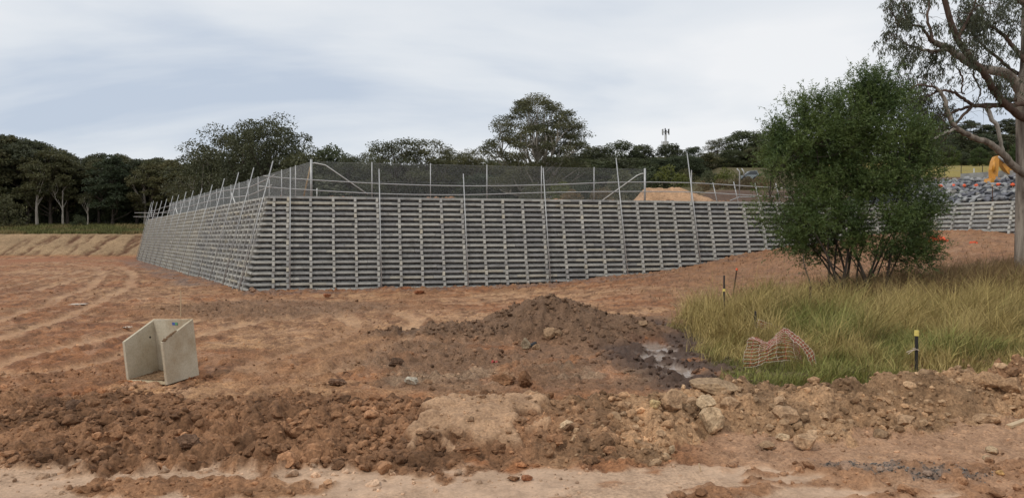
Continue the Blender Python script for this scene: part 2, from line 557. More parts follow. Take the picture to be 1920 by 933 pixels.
def site(x, y, fine=True):
    """height of the building site, and its soil colour and wetness"""
    x, y = np.asarray(x, float), np.asarray(y, float)
    z = 3.2 * np.clip((y - 22) / 30, 0, 1.1) * sm(-3.5, 33, x) * 1.02
    z = z + 0.16 * fbm(x * 0.11, y * 0.11, 3, 1) * sm(12, 25, y) * sm(120, 60, y)
    t, h = berm_t(x, y)
    prof = np.clip(1 - t, 0, 1)
    prof = (.45 * prof + .55 * prof * prof * (3 - 2 * prof)) * (1 + 0.16 * fbm(x * 0.8, y * 0.8, 2, 20))
    z = z + h * prof
    rough = sm(1.05, 0.97, t + 0.12 * fbm(x * 2.5, y * 2.5, 3, 28))
    mh = mound_h(x, y)
    z = z + mh
    mrough = sm(0.02, 0.2, mh)
    # churned ground round the heaps and patches of disturbed soil
    churn = sm(0.12, 0.5, fbm(x * 0.22, y * 0.16, 3, 5) + 0.25 * sm(30, 16, y) - 0.25 * sm(40, 60, y))
    foot = sm(3.0, 1.0, np.abs((np.stack([x, y], -1) - CT) @ NF - B * ZT - 1.0)) * sm(-17, -14, x) * sm(30, 26, x)
    cfoot = sm(1.2, 0.7, np.hypot((x + 10.5) / 5.5, (y - 36) / 5))       # rough patch in front of the corner
    pd = puddle(x, y)
    sl = slab(x, y)
    tz = trackzone(x, y)
    muddy = sm(1.2, 0.75, np.hypot((x + 0.4 * fbm(x * .8, y * .8, 3, 9) - 4.6) / 2.2, (y - 22.5) / 7.5)) * (1 - mrough)
    smid = sm(14.5, 17.5, y) * sm(1.2, 0.75, np.hypot((x - 0.6 + .8 * fbm(x * .4, y * .4, 3, 56)) / 4.6, (y - 20) / 5.0))     # rutted dark middle
    amp = (0.17 + 0.06 * sm(0, -3, x)) * rough * (1 - 0.8 * sl) + 0.20 * mrough + 0.14 * churn + 0.20 * foot + 0.22 * cfoot + 0.15 * muddy + 0.14 * smid
    amp = amp * (1 - 0.95 * pd)
    amp = np.maximum(amp * (1 - 0.8 * tz * (1 - rough)), 0.085 - 0.06 * tz) * (1 - 0.75 * pd)
    bl = billow(x * 2.2, y * 2.2, 3, 11, 0.5) - 0.40 + .22 * billow(x * 0.9, y * 0.9, 2, 15)
    # wheel and track ruts
    rut = np.sin((x * 0.92 + y * 0.4) * 2 * np.pi / 0.42) * sm(0.25, 0.05, np.abs(np.mod(y * 0.92 - x * 0.4 + 0.3 * pn(x * .3, y * .3, 31), 2.6) - 1.3) - 0.25)
    z = z + .13 * sl * sm(11.2, 11.6, y)
    z = z + amp * bl * 0.85 + (0.035 * smid + 0.012 * sm(20, 30, y) * sm(60, 40, y)) * rut * (1 - pd)
    z = z + 0.03 * fbm(x * 2.2, y * 2.2, 4, 25) * (1 - 0.7 * tz) * (1 - 0.8 * pd)
    z = z - 0.05 * pd - 0.03 * muddy
    # a hollow undercut below the slab's lip
    # wheel tracks over the open ground
    sd_, wd_ = x * 0.9693 + y * 0.246, -0.246 * x + 0.9693 * y
    strk = fbm(sd_ * 0.13, wd_ * 1.25, 5, 160, .6) * sm(22, 28, y)
    trk = np.zeros_like(x)
    tre = np.zeros_like(x)
    for line in TRACKS:
        best = np.full(x.shape, 1e9)
        for (ax, ay), (bx2, by2) in zip(line[:-1], line[1:]):
            vx_, vy_ = bx2 - ax, by2 - ay
            q_ = np.clip(((x - ax) * vx_ + (y - ay) * vy_) / (vx_ * vx_ + vy_ * vy_), 0, 1)
            best = np.minimum(best, np.hypot(x - ax - q_ * vx_, y - ay - q_ * vy_))
        best = best + 0.25 * fbm(x * .5, y * .5, 2, 170)
        wl_ = np.abs(best - 1.15)
        trk = np.maximum(trk, sm(.55, .25, wl_))
        tre = np.maximum(tre, sm(.25, .1, np.abs(wl_ - .55)))
    trk, tre = trk * (1 - rough), tre * (1 - rough)
    z = z + 0.035 * strk - 0.05 * trk + 0.06 * tre
    # -------- colour
    n1, n2 = fbm(x * 0.13, y * 0.10, 4, 33), fbm(x * 0.6, y * 0.5, 4, 37)
    c = np.where((n1 > 0)[..., None], RED, RED)
    k = sm(-0.3, 0.35, n1 + 0.45 * n2)[..., None]
    c = RED * (1 - k) + TAN * k
    sc1 = fbm(x * 0.9 + 0.4 * y, y * 0.55, 5, 140, .62)
    scf = (sm(.12, .55, sc1) * sm(13, 17, y))[..., None]
    c = c * (1 - .5 * scf) + np.array([0.17, 0.085, 0.05]) * .5 * scf
    scf = (sm(-.25, -.6, sc1) * sm(13, 17, y))[..., None]
    c = c * (1 - .5 * scf) + np.array([0.42, 0.26, 0.165]) * .5 * scf
    k = (sm(.1, .5, strk) * .55)[..., None]
    c = c * (1 - k) + np.array([0.19, 0.09, 0.05]) * k
    k = (sm(-.1, -.5, strk) * .5)[..., None]
    c = c * (1 - k) + np.array([0.42, 0.25, 0.145]) * k
    k = (trk * .6)[..., None]
    c = c * (1 - k) + np.array([0.47, 0.29, 0.165]) * k
    k = (tre * .5 * sm(-.3, .3, n2))[..., None]
    c = c * (1 - k) + np.array([0.18, 0.09, 0.05]) * k
    sc2 = fbm(x * 1.5, y * 0.95, 6, 145, .72)
    scf = (sm(.30, .44, sc2) * (1 - .85 * tz) * (1 - .8 * trk))[..., None]
    c = c * (1 - .62 * scf) + np.array([0.13, 0.065, 0.038]) * .62 * scf  # dark streaks: shade of the small dents put into the soil colour
    z = z - .035 * scf[..., 0]
    fl = (sm(70, 100, y) * sm(-20, -38, x) * sm(-0.4, 0.1, fbm(x * 0.1, y * 0.1, 3, 90)))[..., None]
    c = c * (1 - 0.8 * fl) + ORED * 0.8 * fl
    k = (np.clip(churn, 0, 1) * 0.55)[..., None]
    c = c * (1 - k) + (CLODC * 1.15) * k
    k = (smid * 0.85 * sm(-0.7, 0.1, n2 + 0.2))[..., None]
    c = c * (1 - k) + (MOUND * 1.2) * k
    k = np.clip(cfoot * 0.75, 0, 1)[..., None]
    c = c * (1 - k) + (MOUND * 1.15) * k
    k = (rough)[..., None]
    right = sm(-0.2, 2.2, x + 0.6 * n2)[..., None]
    n3 = fbm(x * 0.9, y * 0.9, 4, 150)
    c = c * (1 - k) + (CLODC * (1 - right) + BERMC * 0.86 * right) * (1 + 0.5 * np.clip(n3, -.8, 1))[..., None] * k
    k = (sl * 0.85)[..., None]
    c = c * (1 - k) + np.array([0.45, 0.285, 0.170]) * k
    k = mrough[..., None]
    c = c * (1 - k) + MOUND * k
    k = (sm(2.2, .8, np.abs(y - 18.2 - .15 * x)) * sm(.05, .5, fbm(x * .7, y * .9, 3, 58)) * smid * .6)[..., None]
    c = c * (1 - k) + np.array([0.33, 0.23, 0.15]) * k
    k = (muddy * sm(-0.7, 0.0, n2 + 0.25))[..., None]
    c = c * (1 - k) + MUD * k
    gp = .6 * sm(0.0, 0.3, foot * (0.6 + 1.2 * fbm(x * 0.7, y * 0.7, 4, 99)) - 0.4)
    gl = sm(2.6, 1.0, np.abs((np.stack([x, y], -1) - CT) @ NL - B * ZT - 0.8)) * sm(50, 54, y) * sm(118, 100, y) * sm(-0.5, 0.1, n2)
    k = np.clip(gp + .8 * gl, 0, 1)[..., None] * 0.7
    c = c * (1 - k) + np.array([0.17, 0.145, 0.135]) * k
    gravel = sm(-.45, .0, fbm(x * 2.2, y * 2.2, 3, 180)) * sm(1.2, 0.75, np.hypot((x - 5.15 - 0.6 * pn(x * 1.1, y * 1.1, 7)) / 1.1, (y - 10.75 + 0.28 * (x - 5.2) + 0.15 * pn(x * 2, y * 2, 8)) / 0.32))
    ch1 = sm(1.1, .85, np.hypot((x + 4.1 + .4 * fbm(x * 1.4, y * 1.4, 3, 190)) / 1.7, (y - 10.0 + .35 * fbm(x * 1.2, y * 1.2, 3, 194)) / .42))
    ch2 = sm(.1, .4, x - np.interp(y, [9, 9.8, 10.3, 10.9, 11.3], [1.6, 2.0, 2.4, 3.6, 9]) + .8 * fbm(x * .9, y * 1.8, 4, 198))
    chn = np.clip(ch1 + ch2 * sm(-.25, .15, fbm(x * .8, y * 1.6, 3, 202)), 0, 1)
    z = z + .10 * chn * (bl + .2)
    tp = (1 - chn) * tz * (1 - rough) * sm(-0.55, -0.1, fbm(x * 0.8, y * 1.1, 4, 120) + 0.45 - 0.9 * sm(9.8, 9.2, y) * sm(-4, -6, x) - 0.75 * sm(3.4, 4.6, x))
    k = tp[..., None]
    c = c * (1 - k) + PALE * k
    rt = (sm(2.2, 3.6, x) * sm(14.4, 13.4, y) * (1 - rough) * (1 - tp))[..., None]
    c = c * (1 - 0.8 * rt) + np.array([0.40, 0.245, 0.15]) * 0.8 * rt
    k = gravel[..., None] * 0.6
    c = c * (1 - k) + GRAV * k
    grs = grass_zone(x, y)[..., None]
    c = c * (1 - grs) + GRASSG * grs
    sd = (sm(30, 34, y) * sm(5, 12, x) * sm(56, 50, y) * 0.55)[..., None]
    c = c * (1 - sd) + np.array([0.25, 0.15, 0.095]) * sd
    k = (chn * (1 - gravel))[..., None] * .8
    c = c * (1 - k) + CLODC * 1.25 * k
    k = pd[..., None]
    c = c * (1 - k) + np.array([0.27, 0.205, 0.16]) * k  # pale tone puts the sky's reflection into the puddle colour
    wet = np.clip(.8 * pd + (.14 + 0.26 * sm(-0.2, 0.4, n2)) * tp + .10 * rt[..., 0] + .10 * sl + .14 * trk + 0.22 * muddy, 0, 1)
    return z, np.clip(c, 0.01, 0.9), wet, dict(rough=rough, mound=mrough, churn=churn, foot=foot, cfoot=cfoot, muddy=muddy, tz=tz, pd=pd, gravel=gravel, slab=sl, smid=smid, chn=chn, toe=sm(1.55, 1.0, t) * (1 - rough), right=right[..., 0])


def grass_zone(x, y):
    n = 0.7 * fbm(x * 0.6, y * 0.6, 3, 130)
    left = np.interp(y, [16, 18.5, 21, 24, 27, 30, 33], [5.6, 5.3, 5.4, 5.6, 5.7, 6.5, 9])
    back = np.interp(x, [5, 8, 11, 15, 20, 26, 36], [29.5, 31.5, 33.5, 36.5, 38.0, 40.0, 41.0])
    return sm(-0.3, 0.4, x + n - left) * sm(0.9, -0.9, y + n - back) * sm(16.2, 17.0, y)


def _tl(pts):
    return [((px - 960) / F * CAM_Z * F / (py - HOR), CAM_Z * F / (py - HOR)) for px, py in pts]


TRACKS = [_tl([(-120, 650), (60, 600), (150, 562), (205, 535), (222, 516), (200, 500), (120, 492)]), _tl([(60, 690), (250, 640), (420, 600), (640, 575), (900, 560)]),
          _tl([(-60, 560), (90, 530), (180, 508), (240, 494)]), _tl([(560, 690), (700, 640), (720, 600), (650, 575), (470, 560)]), _tl([(300, 560), (700, 572), (1000, 552)])]


def gz(x, y):
    return site(np.atleast_1d(np.asarray(x, float)), np.atleast_1d(np.asarray(y, float)))[0]


# one sheet of ground, finer where the camera stands, out to the horizon
ang = np.concatenate([np.linspace(-80, -38, 40, endpoint=False), np.linspace(-38, 38, 800), np.linspace(38, 80, 41)[1:]])
r, rr = [2.0, 5.0, 8.0, 11.0, 13.0, 14.4], 14.4
while rr < 900:
    rr *= 1 + (0.0024 if rr < 25 else 0.0050 if rr < 50 else 0.011 if rr < 140 else 0.06)
    r.append(rr)
r = np.array(r)
A, RR = np.meshgrid(np.radians(ang), r)
X, Y = RR * np.sin(A), RR * np.cos(A) - 6.0
Z, Cc, Wt, _ = site(X, Y)
Z = np.where(Y > 134, Z * 0 - 0.3, Z)
nr, nc = X.shape
idx = np.arange(nr * nc).reshape(nr, nc)
Q = np.stack([idx[:-1, :-1], idx[:-1, 1:], idx[1:, 1:], idx[1:, :-1]], -1).reshape(-1, 4)
ground = link('ground', mesh('ground', np.stack([X, Y, Z], -1).reshape(-1, 3), Q, True, Cc.reshape(-1, 3), Wt.ravel()), M_SOIL)
tag(ground, 'bare red brown earth of the building site with wheel tracks', kind='structure')


# the cut bank at the far left and the field above it
def bank_z(x, y):
    t = np.clip((y - 131) / 8.5, 0, 1)
    z = 3.85 * t - 0.15
    z = z + np.clip(y - 139.5, 0, 26) * 0.078 + np.clip(y - 165.5, 0, 200) * 0.10
    return z


xs = np.concatenate([np.arange(-190, -104, 1.0), np.arange(-104, -44, 0.22), np.arange(-44, -18, .5)])
ys = np.concatenate([np.arange(127, 141, 0.28), np.geomspace(141.2, 420, 60)])
X, Y = np.meshgrid(xs, ys)
t = np.clip((Y - 131) / 8.5, 0, 1)
onface = sm(0, .12, t) * sm(1.0, 0.93, t)
rill = np.zeros_like(X)
for px, wd, dep in ((28, .7, .5), (40, .5, .3), (68, .8, .5), (80, 1.0, .7), (92, .6, .4), (118, 1.1, .8), (130, .9, .6), (148, .5, .4), (175, .6, .5), (187, .9, .7), (216, .9, .7), (226, 1.0, .8), (238, .8, .6), (248, .9, .7), (-40, .8, .6), (-90, .9, .6)):
    cx = (px - 960) / F * 135
    off = X - cx - 1.3 * (t - 0.5) - 0.7 * fbm(X * 0.1 + px, Y * 0.8, 3, 210)
    rill = np.maximum(rill, dep * np.exp(-(off / (wd * .55)) ** 2))
rill = rill * onface * (0.7 + 0.9 * np.abs(fbm(X * 1.2, Y * 1.2, 3, 220)))
rill = rill * (1 + .6 * fbm(X * 1.1, Y * 2.5, 3, 222))
rill = np.clip(rill, 0, 1.2)
rill = rill * sm(-.4, .1, fbm(X * .35, Y * .1, 3, 226))
Z = bank_z(X, Y) - .55 * rill + 0.07 * fbm(X * 0.5, Y * 0.5, 4, 230) + 0.05 * onface * fbm(X * 1.8, Y * 1.8, 3, 240)
cb = np.array([0.31, 0.21, 0.12]) * (1 + 0.18 * np.clip(fbm(X * .12, Y * .3, 3, 250), -1, 1))[..., None]
k = np.clip(rill * 2.2, 0, 0.95)[..., None]
cb = cb * (1 - k) + np.array([0.14, 0.072, 0.042]) * k
k = sm(0.16, 0.02, t)[..., None] * 0.7
cb = cb * (1 - k) + RED * k
k = sm(139.5, 140.6, Y + 0.8 * fbm(X * .3, Y * .3, 3, 260))[..., None]
gfield = np.array([0.135, 0.125, 0.045]) * (1 + 0.35 * np.clip(fbm(X * .2, Y * .2, 4, 270), -1, 1))[..., None]
k2 = sm(147, 141, Y)[..., None] * 0.6
gfield = gfield * (1 - k2) + np.array([0.085, 0.075, 0.05]) * k2
cb = cb * (1 - k) + gfield * k
nr, nc = X.shape
idx = np.arange(nr * nc).reshape(nr, nc)
Q = np.stack([idx[:-1, :-1], idx[:-1, 1:], idx[1:, 1:], idx[1:, :-1]], -1).reshape(-1, 4)
bank = link('embankment', mesh('embankment', np.stack([X, Y, Z], -1).reshape(-1, 3), Q, True, cb.reshape(-1, 3), np.zeros(X.size)), M_SOIL)
tag(bank, 'tan cut clay bank with eroded rills and a grassy field above', kind='structure')


# the terrace held up by the walls and the hill behind it
def terr_z(x, y):
    x, y = np.asarray(x, float), np.asarray(y, float)
    wr = sm(24, 29, x)
    slope = 0.088 * sm(-12, 16, x)
    z = ZT - 0.05 + slope * np.clip(y - 63, 0, 60) + 0.02 * np.clip(y - 123, 0, 400)
    z = z + 1.2 * sm(61.5, 66.5, y) * sm(14.5, 17, x)
    ins = (x - CI[0]) * 0.866 + (y - CI[1]) * 0.5
    z2 = ZT - 0.22 + 0.36 * np.clip(ins, 0, 6.9) + 0.112 * np.clip(y - 66, 0, 54) + 0.12 * np.clip(y - 123, 0, 90)
    z = z * (1 - wr) + z2 * wr
    return z


bnd = [(-8, 190), (-22, 160), (-38, 135), (-50.9, 111.3)]
for i in range(1, 41):
    p = np.array([-50.9, 111.3]) + (CT - np.array([-50.9, 111.3])) * i / 40
    bnd.append(tuple(p + CORNER * .4 * i / 40 + np.array([.35, .2]) * (1 - i / 40)))
for i in range(1, 49):
    bnd.append(tuple(CT + (CI - CT) * i / 48 + CORNER * .4 * (1 - i / 48) + np.array([.3, .4]) * (i / 48)))
RD = np.array([0.5, -0.8660])
for i in range(1, 25):
    bnd.append(tuple(CI + RD * i * 0.75 + np.array([.35, .2])))
bnd += [(60, 42), (90, 40), (140, 38)]
bnd = np.array(bnd)
s = np.linspace(0, 1, len(bnd))
bk = np.stack([np.interp(s, [0, .1, .3, .6, .85, 1], [-60, -110, -90, 40, 230, 420]), np.interp(s, [0, .1, .3, .6, .85, 1], [420, 420, 420, 430, 420, 250])], -1)
tt = np.linspace(0, 1, 110) ** 2.4
PX = bnd[None, :, 0] + (bk - bnd)[None, :, 0] * tt[:, None]
PY = bnd[None, :, 1] + (bk - bnd)[None, :, 1] * tt[:, None]
PZ = terr_z(PX, PY) + (0.10 * fbm(PX * .4, PY * .4, 4, 300) + .14) * sm(0, .004, tt)[:, None] - 0.20
ct_ = np.broadcast_to(np.array([0.25, 0.155, 0.10]), PX.shape + (3,)).copy()
k = sm(58, 72, PY + 3 * fbm(PX * .15, PY * .15, 3, 310))[..., None]
ct_ = ct_ * (1 - k) + np.array([0.10, 0.085, 0.04]) * k
kb = (sm(60, 62, PY) * sm(68, 66, PY) * sm(13, 16, PX))[..., None]
ct_ = ct_ * (1 - kb) + np.array([0.115, 0.075, 0.055]) * kb
kf = (sm(36, 40, PX) * sm(74, 76, PY))[..., None]
ct_ = ct_ * (1 - kf) + np.array([0.27, 0.215, 0.06]) * kf
kf = (sm(36, 40, PX) * sm(75, 73, PY) * sm(60, 62, PY))[..., None]
ct_ = ct_ * (1 - kf) + np.array([0.14, 0.09, 0.065]) * kf
PXs, PYs, PZs = (np.vstack([a[:1], a]) for a in (PX, PY, PZ))
PZs[0] = -0.5
ct_ = np.concatenate([ct_[:1], ct_])
nr, nc = PXs.shape
idx = np.arange(nr * nc).reshape(nr, nc)
Q = np.stack([idx[:-1, :-1], idx[:-1, 1:], idx[1:, 1:], idx[1:, :-1]], -1).reshape(-1, 4)
terrace = link('terrace', mesh('terrace', np.stack([PXs, PYs, PZs], -1).reshape(-1, 3), Q, True, ct_.reshape(-1, 3), np.zeros(PXs.size)), M_SOIL)
tag(terrace, 'raised terrace of fill behind the walls, rising to a grassy hill', kind='structure')


# ------------------------------------------------------------------ crib retaining walls
PITCH = COURSE * math.sqrt(1 + B * B)
CV = 1 / math.sqrt(1 + B * B)
ROWS = 19


def crib_wall(label, origin, D, N, u0, u1, start, end, headers, joint0, deep=0.0, fill_shade=1.0):
    V = np.array([-N[0] * B * CV, -N[1] * B * CV, CV])
    W = np.array([N[0] * CV, N[1] * CV, B * CV])
    root = thing('crib_wall', label, 'retaining wall')
    M = Matrix(((D[0], -W[0], V[0], origin[0]), (D[1], -W[1], V[1], origin[1]), (0, -W[2], V[2], ZT), (0, 0, 0, 1)))
    root.matrix_world = M

    def world_xyz(u, v, w):
        return (origin[0] + D[0] * u + V[0] * v + W[0] * w, origin[1] + D[1] * u + V[1] * v + W[1] * w, ZT + V[2] * v + W[2] * w)

    # foot of the wall along u
    us = np.linspace(u0 - 3, u1 + 3, 220)
    foot = []
    for u in us:
        v = -6.2
        for _ in range(4):
            p = world_xyz(u, v, 0.0)
            g = float(FOOTZ(p[0], p[1]))
            v = (g - ZT) / V[2]
        foot.append(v)
    foot = np.array(foot)
    fv = lambda u: np.interp(u, us, foot)
    st_mesh = {}

    def stretcher_mesh(L):
        key = round(L, 2)
        if key not in st_mesh:
            h = L / 2
            prof = np.array([[0, -0.15], [0, -0.02], [0.018, 0.0], [0.13, 0.0], [0.13, -0.15]])
            o = np.array([[-h, y, z] for y, z in prof])
            st_mesh[key] = MB().prism(o[::-1], (2 * h, 0, 0)).mesh('stretcher')
        return st_mesh[key]
    hb = MB()
    hb.prism([[-.075, -.07, 0], [.075, -.07, 0], [.075, -.07, -.25], [-.075, -.07, -.25]], (0, .57, 0))
    h_mesh = hb.mesh('header')
    sts, hds = [], []
    for k in range(ROWS):
        v = -k * PITCH
        a, b = start(k), end(k)
        js = [a]
        j = joint0 + (k % 2) * BAY + 0.17 * BAY * ((k * 7) % 3)
        j += math.ceil((a + 0.6 - j) / (2 * BAY)) * 2 * BAY
        while j < b - 0.5:
            js.append(j)
            j += 2 * BAY
        js.append(b)
        for p, q in zip(js[:-1], js[1:]):
            m = (p + q) / 2
            if v < fv(m) - 0.12 and v < fv(p) - 0.12 and v < fv(q) - 0.12:
                continue
            sts.append((m, v, q - p - 0.008))
        for u in headers:
            if u < a + 0.2 or u > b - 0.2 or v - 0.07 < fv(u) - 0.02:
                continue
            hds.append((u, v - 0.085))
    near = lambda u, v: np.hypot(*(np.array(world_xyz(u, v, 0))[:2]))
    sts.sort(key=lambda s_: near(s_[0], s_[1]))
    hds.sort(key=lambda s_: near(s_[0], s_[1]))
    for i, (u, v, L) in enumerate(sts[:300]):
        me = stretcher_mesh(L)
        ob_ = link('stretcher', me, M_CRIB, root)
        ob_.location = (u + rng.normal(0, .004), rng.normal(0, .009), v + rng.normal(0, .006))
        ob_.rotation_euler = (0, rng.normal(0, .0025), rng.normal(0, .003))
    for i, (u, v) in enumerate(hds[:300]):
        ob_ = link('header', h_mesh, M_HEAD, root)
        ob_.location = (u + rng.normal(0, .012), rng.normal(0, .012), v + rng.normal(0, .008))
        ob_.rotation_euler = (0, rng.normal(0, .02), rng.normal(0, .02))
    if len(sts) > 300:
        mb = MB()
        for u, v, L in sts[300:]:
            mb.box((u, .065, v - .075), (L, .13, .15))
        tag(mb.build('stretcher_run', M_CRIB, root), kind='stuff')
    if len(hds) > 300:
        mb = MB()
        for u, v in hds[300:]:
            mb.box((u, .215, v - .125), (.15, .57, .25))
        tag(mb.build('header_run', M_HEAD, root), kind='stuff')
    # rock fill lying in sloping ledges between the courses
    du = 0.10 if (u1 - u0) < 60 else 0.22
    uu = np.arange(start(ROWS) + 0.05, end(ROWS) - 0.05, du)
    prof = []
    for k in range(ROWS + 1):
        v = -k * PITCH
        for dv, w in ((-0.14, .25), (-0.18, .23), (-.225, .19), (-.27, .155), (-.315, .12), (-.345, .125)):
            prof.append((v + dv, w))
    prof = np.array([(-0.03, .14)] + [tuple(p) for p in prof])
    UU, VV = np.meshgrid(uu, prof[:, 0])
    WW = np.broadcast_to(prof[:, 1][:, None], UU.shape) + deep
    jit = rng.normal(0, 1, UU.shape + (3,)) * np.array([du * .3, .02, .022])
    V3 = np.stack([UU, WW, VV], -1) + jit
    nr, nc = UU.shape
    idx = np.arange(nr * nc).reshape(nr, nc)
    Qf = np.stack([idx[:-1, :-1], idx[1:, :-1], idx[1:, 1:], idx[:-1, 1:]], -1).reshape(-1, 4)
    lim_a = np.array([start(int(k)) for k in np.clip(-V3[..., 2].ravel() / PITCH, 0, ROWS)])
    lim_b = np.array([end(int(k)) for k in np.clip(-V3[..., 2].ravel() / PITCH, 0, ROWS)])
    V3 = V3.reshape(-1, 3)
    V3[:, 0] = np.clip(V3[:, 0], lim_a + 0.12, lim_b - 0.12)
    cf = fill_shade * np.array([0.29, 0.285, 0.275]) * (0.6 + 0.8 * rng.random((len(V3), 1)))  # side wall's fill darkened: shade of the gaps put into its colour
    fl = link('rock_fill', mesh('rock_fill', V3, Qf, False, cf), M_FILL, root)
    tag(fl, kind='stuff')
    return root, world_xyz, fv


def FOOTZ(x, y):
    return 3.2 * np.clip((y - 22) / 30, 0, 1.1) * sm(-3.5, 33, x) * 1.02


sh = lambda k: 0.757 * B * k * COURSE
hf = [0.28 - 0.0] + [1.09 + BAY * i for i in range(36)]
Lf = float(np.linalg.norm(CI - CT))
wall_f, wx_f, fv_f = crib_wall('long grey concrete crib wall facing the camera above the dirt heap', CT, DF, NF, 0, Lf,
                               lambda k: -sh(k) - 0.06, lambda k: Lf + 0.35 * B * k * COURSE, hf, 0.42)
CTL = CT + 0.0
wall_l, wx_l, fv_l = crib_wall('grey concrete crib wall running away from the corner towards the forest', CTL, DL, NL, -73, 0,
                               lambda k: -73.4, lambda k: sh(k) - 0.22, [-0.62 - BAY * i for i in range(55)], -0.3, .18, .5)
wall_r, wx_r, fv_r = crib_wall('short grey concrete crib wall under the blue stone slope beside the gum trunk', CI, RD, NL, 0, 18,
                               lambda k: -0.3, lambda k: 18, [0.7 + BAY * i for i in range(13)], 0.4)


# ------------------------------------------------------------------ tube handrails and chain-link fences
def tube_obj(name, pts, rad, mat, parent, n=8):
    return MB().tube(pts, rad, n).build(name, mat, parent, True)


def wp(fn, u, h, w=0.1):
    return np.array(fn(u, h / CV, w))


hr = thing('handrail', 'steel tube handrail on tall poles along the top of the long facing wall', 'handrail')
poles = [1.22 + 4 * BAY * i for i in range(6)]
ptop = [1.72, 1.75, 1.55, 2.05, 2.85, 3.35]
ru = [1.07, .84, .78, .93, 1.2, 1.25]
rl = [.43, .20, .20, .42, .56, .6]
for u, t_ in zip(poles, ptop):
    f = float(fv_f(u)) * CV
    a, b_ = wp(wx_f, u, f - 0.25, .15), wp(wx_f, u + rng.normal(0, .05), t_, .15)
    tube_obj('pole', [a, b_], .034, M_STEEL, hr)
for hs, u_start in ((ru, -0.35), (rl, -0.6)):
    pts = [wp(wx_f, u_start, hs[0] + 0.13, .07)] + [wp(wx_f, u, h, .07) for u, h in zip(poles, hs)]
    pts += [wp(wx_f, 33.4, hs[-1] - .2, .07), wp(wx_f, 36.5, hs[-1] - .3, .07), wp(wx_f, 41, hs[-1] - .4, .07)]
    tube_obj('rail', spline(pts, 5), .030, M_STEEL, hr)
for px, t_ in ((1339, 1.35), (1384, 1.45), (1430, 1.4), (1476, 1.4)):
    d = 55.5
    u = (np.array([(px - 960) / F * d, d]) - CT) @ DF
    tube_obj('pole', [wp(wx_f, u + .05, -.3, -.1), wp(wx_f, u - .12, t_, -.1)], .034, M_STEEL, hr)
tube_obj('brace', [wp(wx_f, 30.6, 0, -.5), wp(wx_f, 32.0, .48, -.5), wp(wx_f, 33.2, .5, -.5)], .034, M_STEEL, hr)

hl = thing('handrail', 'steel tube handrail with leaning poles along the receding side wall', 'handrail')
pl = [-0.62 - 0.17 - 4 * BAY * i for i in range(14)] + [-72.9]
for i, u in enumerate(pl):
    t_ = [2.0, 2.0, 2.05, 1.95, 1.75, 1.75, 1.8, 1.95, 1.9, 2.0, 1.9, 1.9, 1.95, 2.3, 2.2][i] + 0.15
    tube_obj('pole', [wp(wx_l, u, float(fv_l(u)) * CV - .25, .16), wp(wx_l, u + rng.normal(0, .08), t_, .16)], .036, M_STEEL, hl)
for base in (1.02, .42):
    pts = [wp(wx_l, .25, base + .22, .07)]
    for i, u in enumerate(pl):
        pts.append(wp(wx_l, u, base + [.1, -.16, -.02, .1, .1, .1, .05, .1, .1, .05, .1, .1, 0, .05, .05][i], .07))
    tube_obj('rail', pts, .030, M_STEEL, hl)
for h in (.9, .35):
    e0 = wp(wx_l, -73, h, .1)
    tube_obj('rail', [e0 + np.array([-2.2, .3, 0]), e0 + np.array([4.5, 2.0, 0])], .030, M_STEEL, hl)
for u, du_ in ((-14.2, -.5), (-47, -.6)):
    tube_obj('brace', [wp(wx_l, u, .9, -.2), wp(wx_l, u + 1.0, 0.0, -.6)], .05, M_WHITE, hl)
tube_obj('brace', [wp(wx_l, -68, .2, .1), wp(wx_l, -71.5, 1.9, .1)], .034, M_STEEL, hl)

FC = np.array([-12.97, 51.0])
FE = FC + DF * 3.872 * 6


def chain_link(a, b, z0, z1, root, pitch=0.075, wire=0.0032):
    a, b = np.array(a, float), np.array(b, float)
    L = np.linalg.norm(b - a)
    d = (b - a) / L
    H = z1 - z0
    n = np.array([-d[1], d[0]])
    mb = MB()
    s0 = np.arange(-H, L, pitch)
    tri = np.array([[0, 1], [-.87, -.5], [.87, -.5]]) * wire
    for sg in (1, -1):
        lo, hi = np.maximum(s0, 0), np.minimum(s0 + H, L)
        ok = hi > lo
        lo, hi, ss = lo[ok], hi[ok], s0[ok]
        zl, zh = z0 + (lo - ss), z0 + (hi - ss)
        if sg < 0:
            zl, zh = z1 - (lo - ss), z1 - (hi - ss)
        V = np.zeros((len(lo), 2, 3, 3))
        for e_, (sv, zv) in enumerate(((lo, zl), (hi, zh))):
            for j in range(3):
                V[:, e_, j, 0] = a[0] + d[0] * sv + n[0] * (tri[j, 0] + sg * wire)
                V[:, e_, j, 1] = a[1] + d[1] * sv + n[1] * (tri[j, 0] + sg * wire)
                V[:, e_, j, 2] = zv + tri[j, 1]
        q = np.array([[0, 1, 4, 3], [1, 2, 5, 4], [2, 0, 3, 5]])
        mb.add(V.reshape(-1, 3), (q[None] + (np.arange(len(lo)) * 6)[:, None, None]).reshape(-1, 4))
    return tag(mb.build('chain_link', M_WIRE, root), kind='stuff')


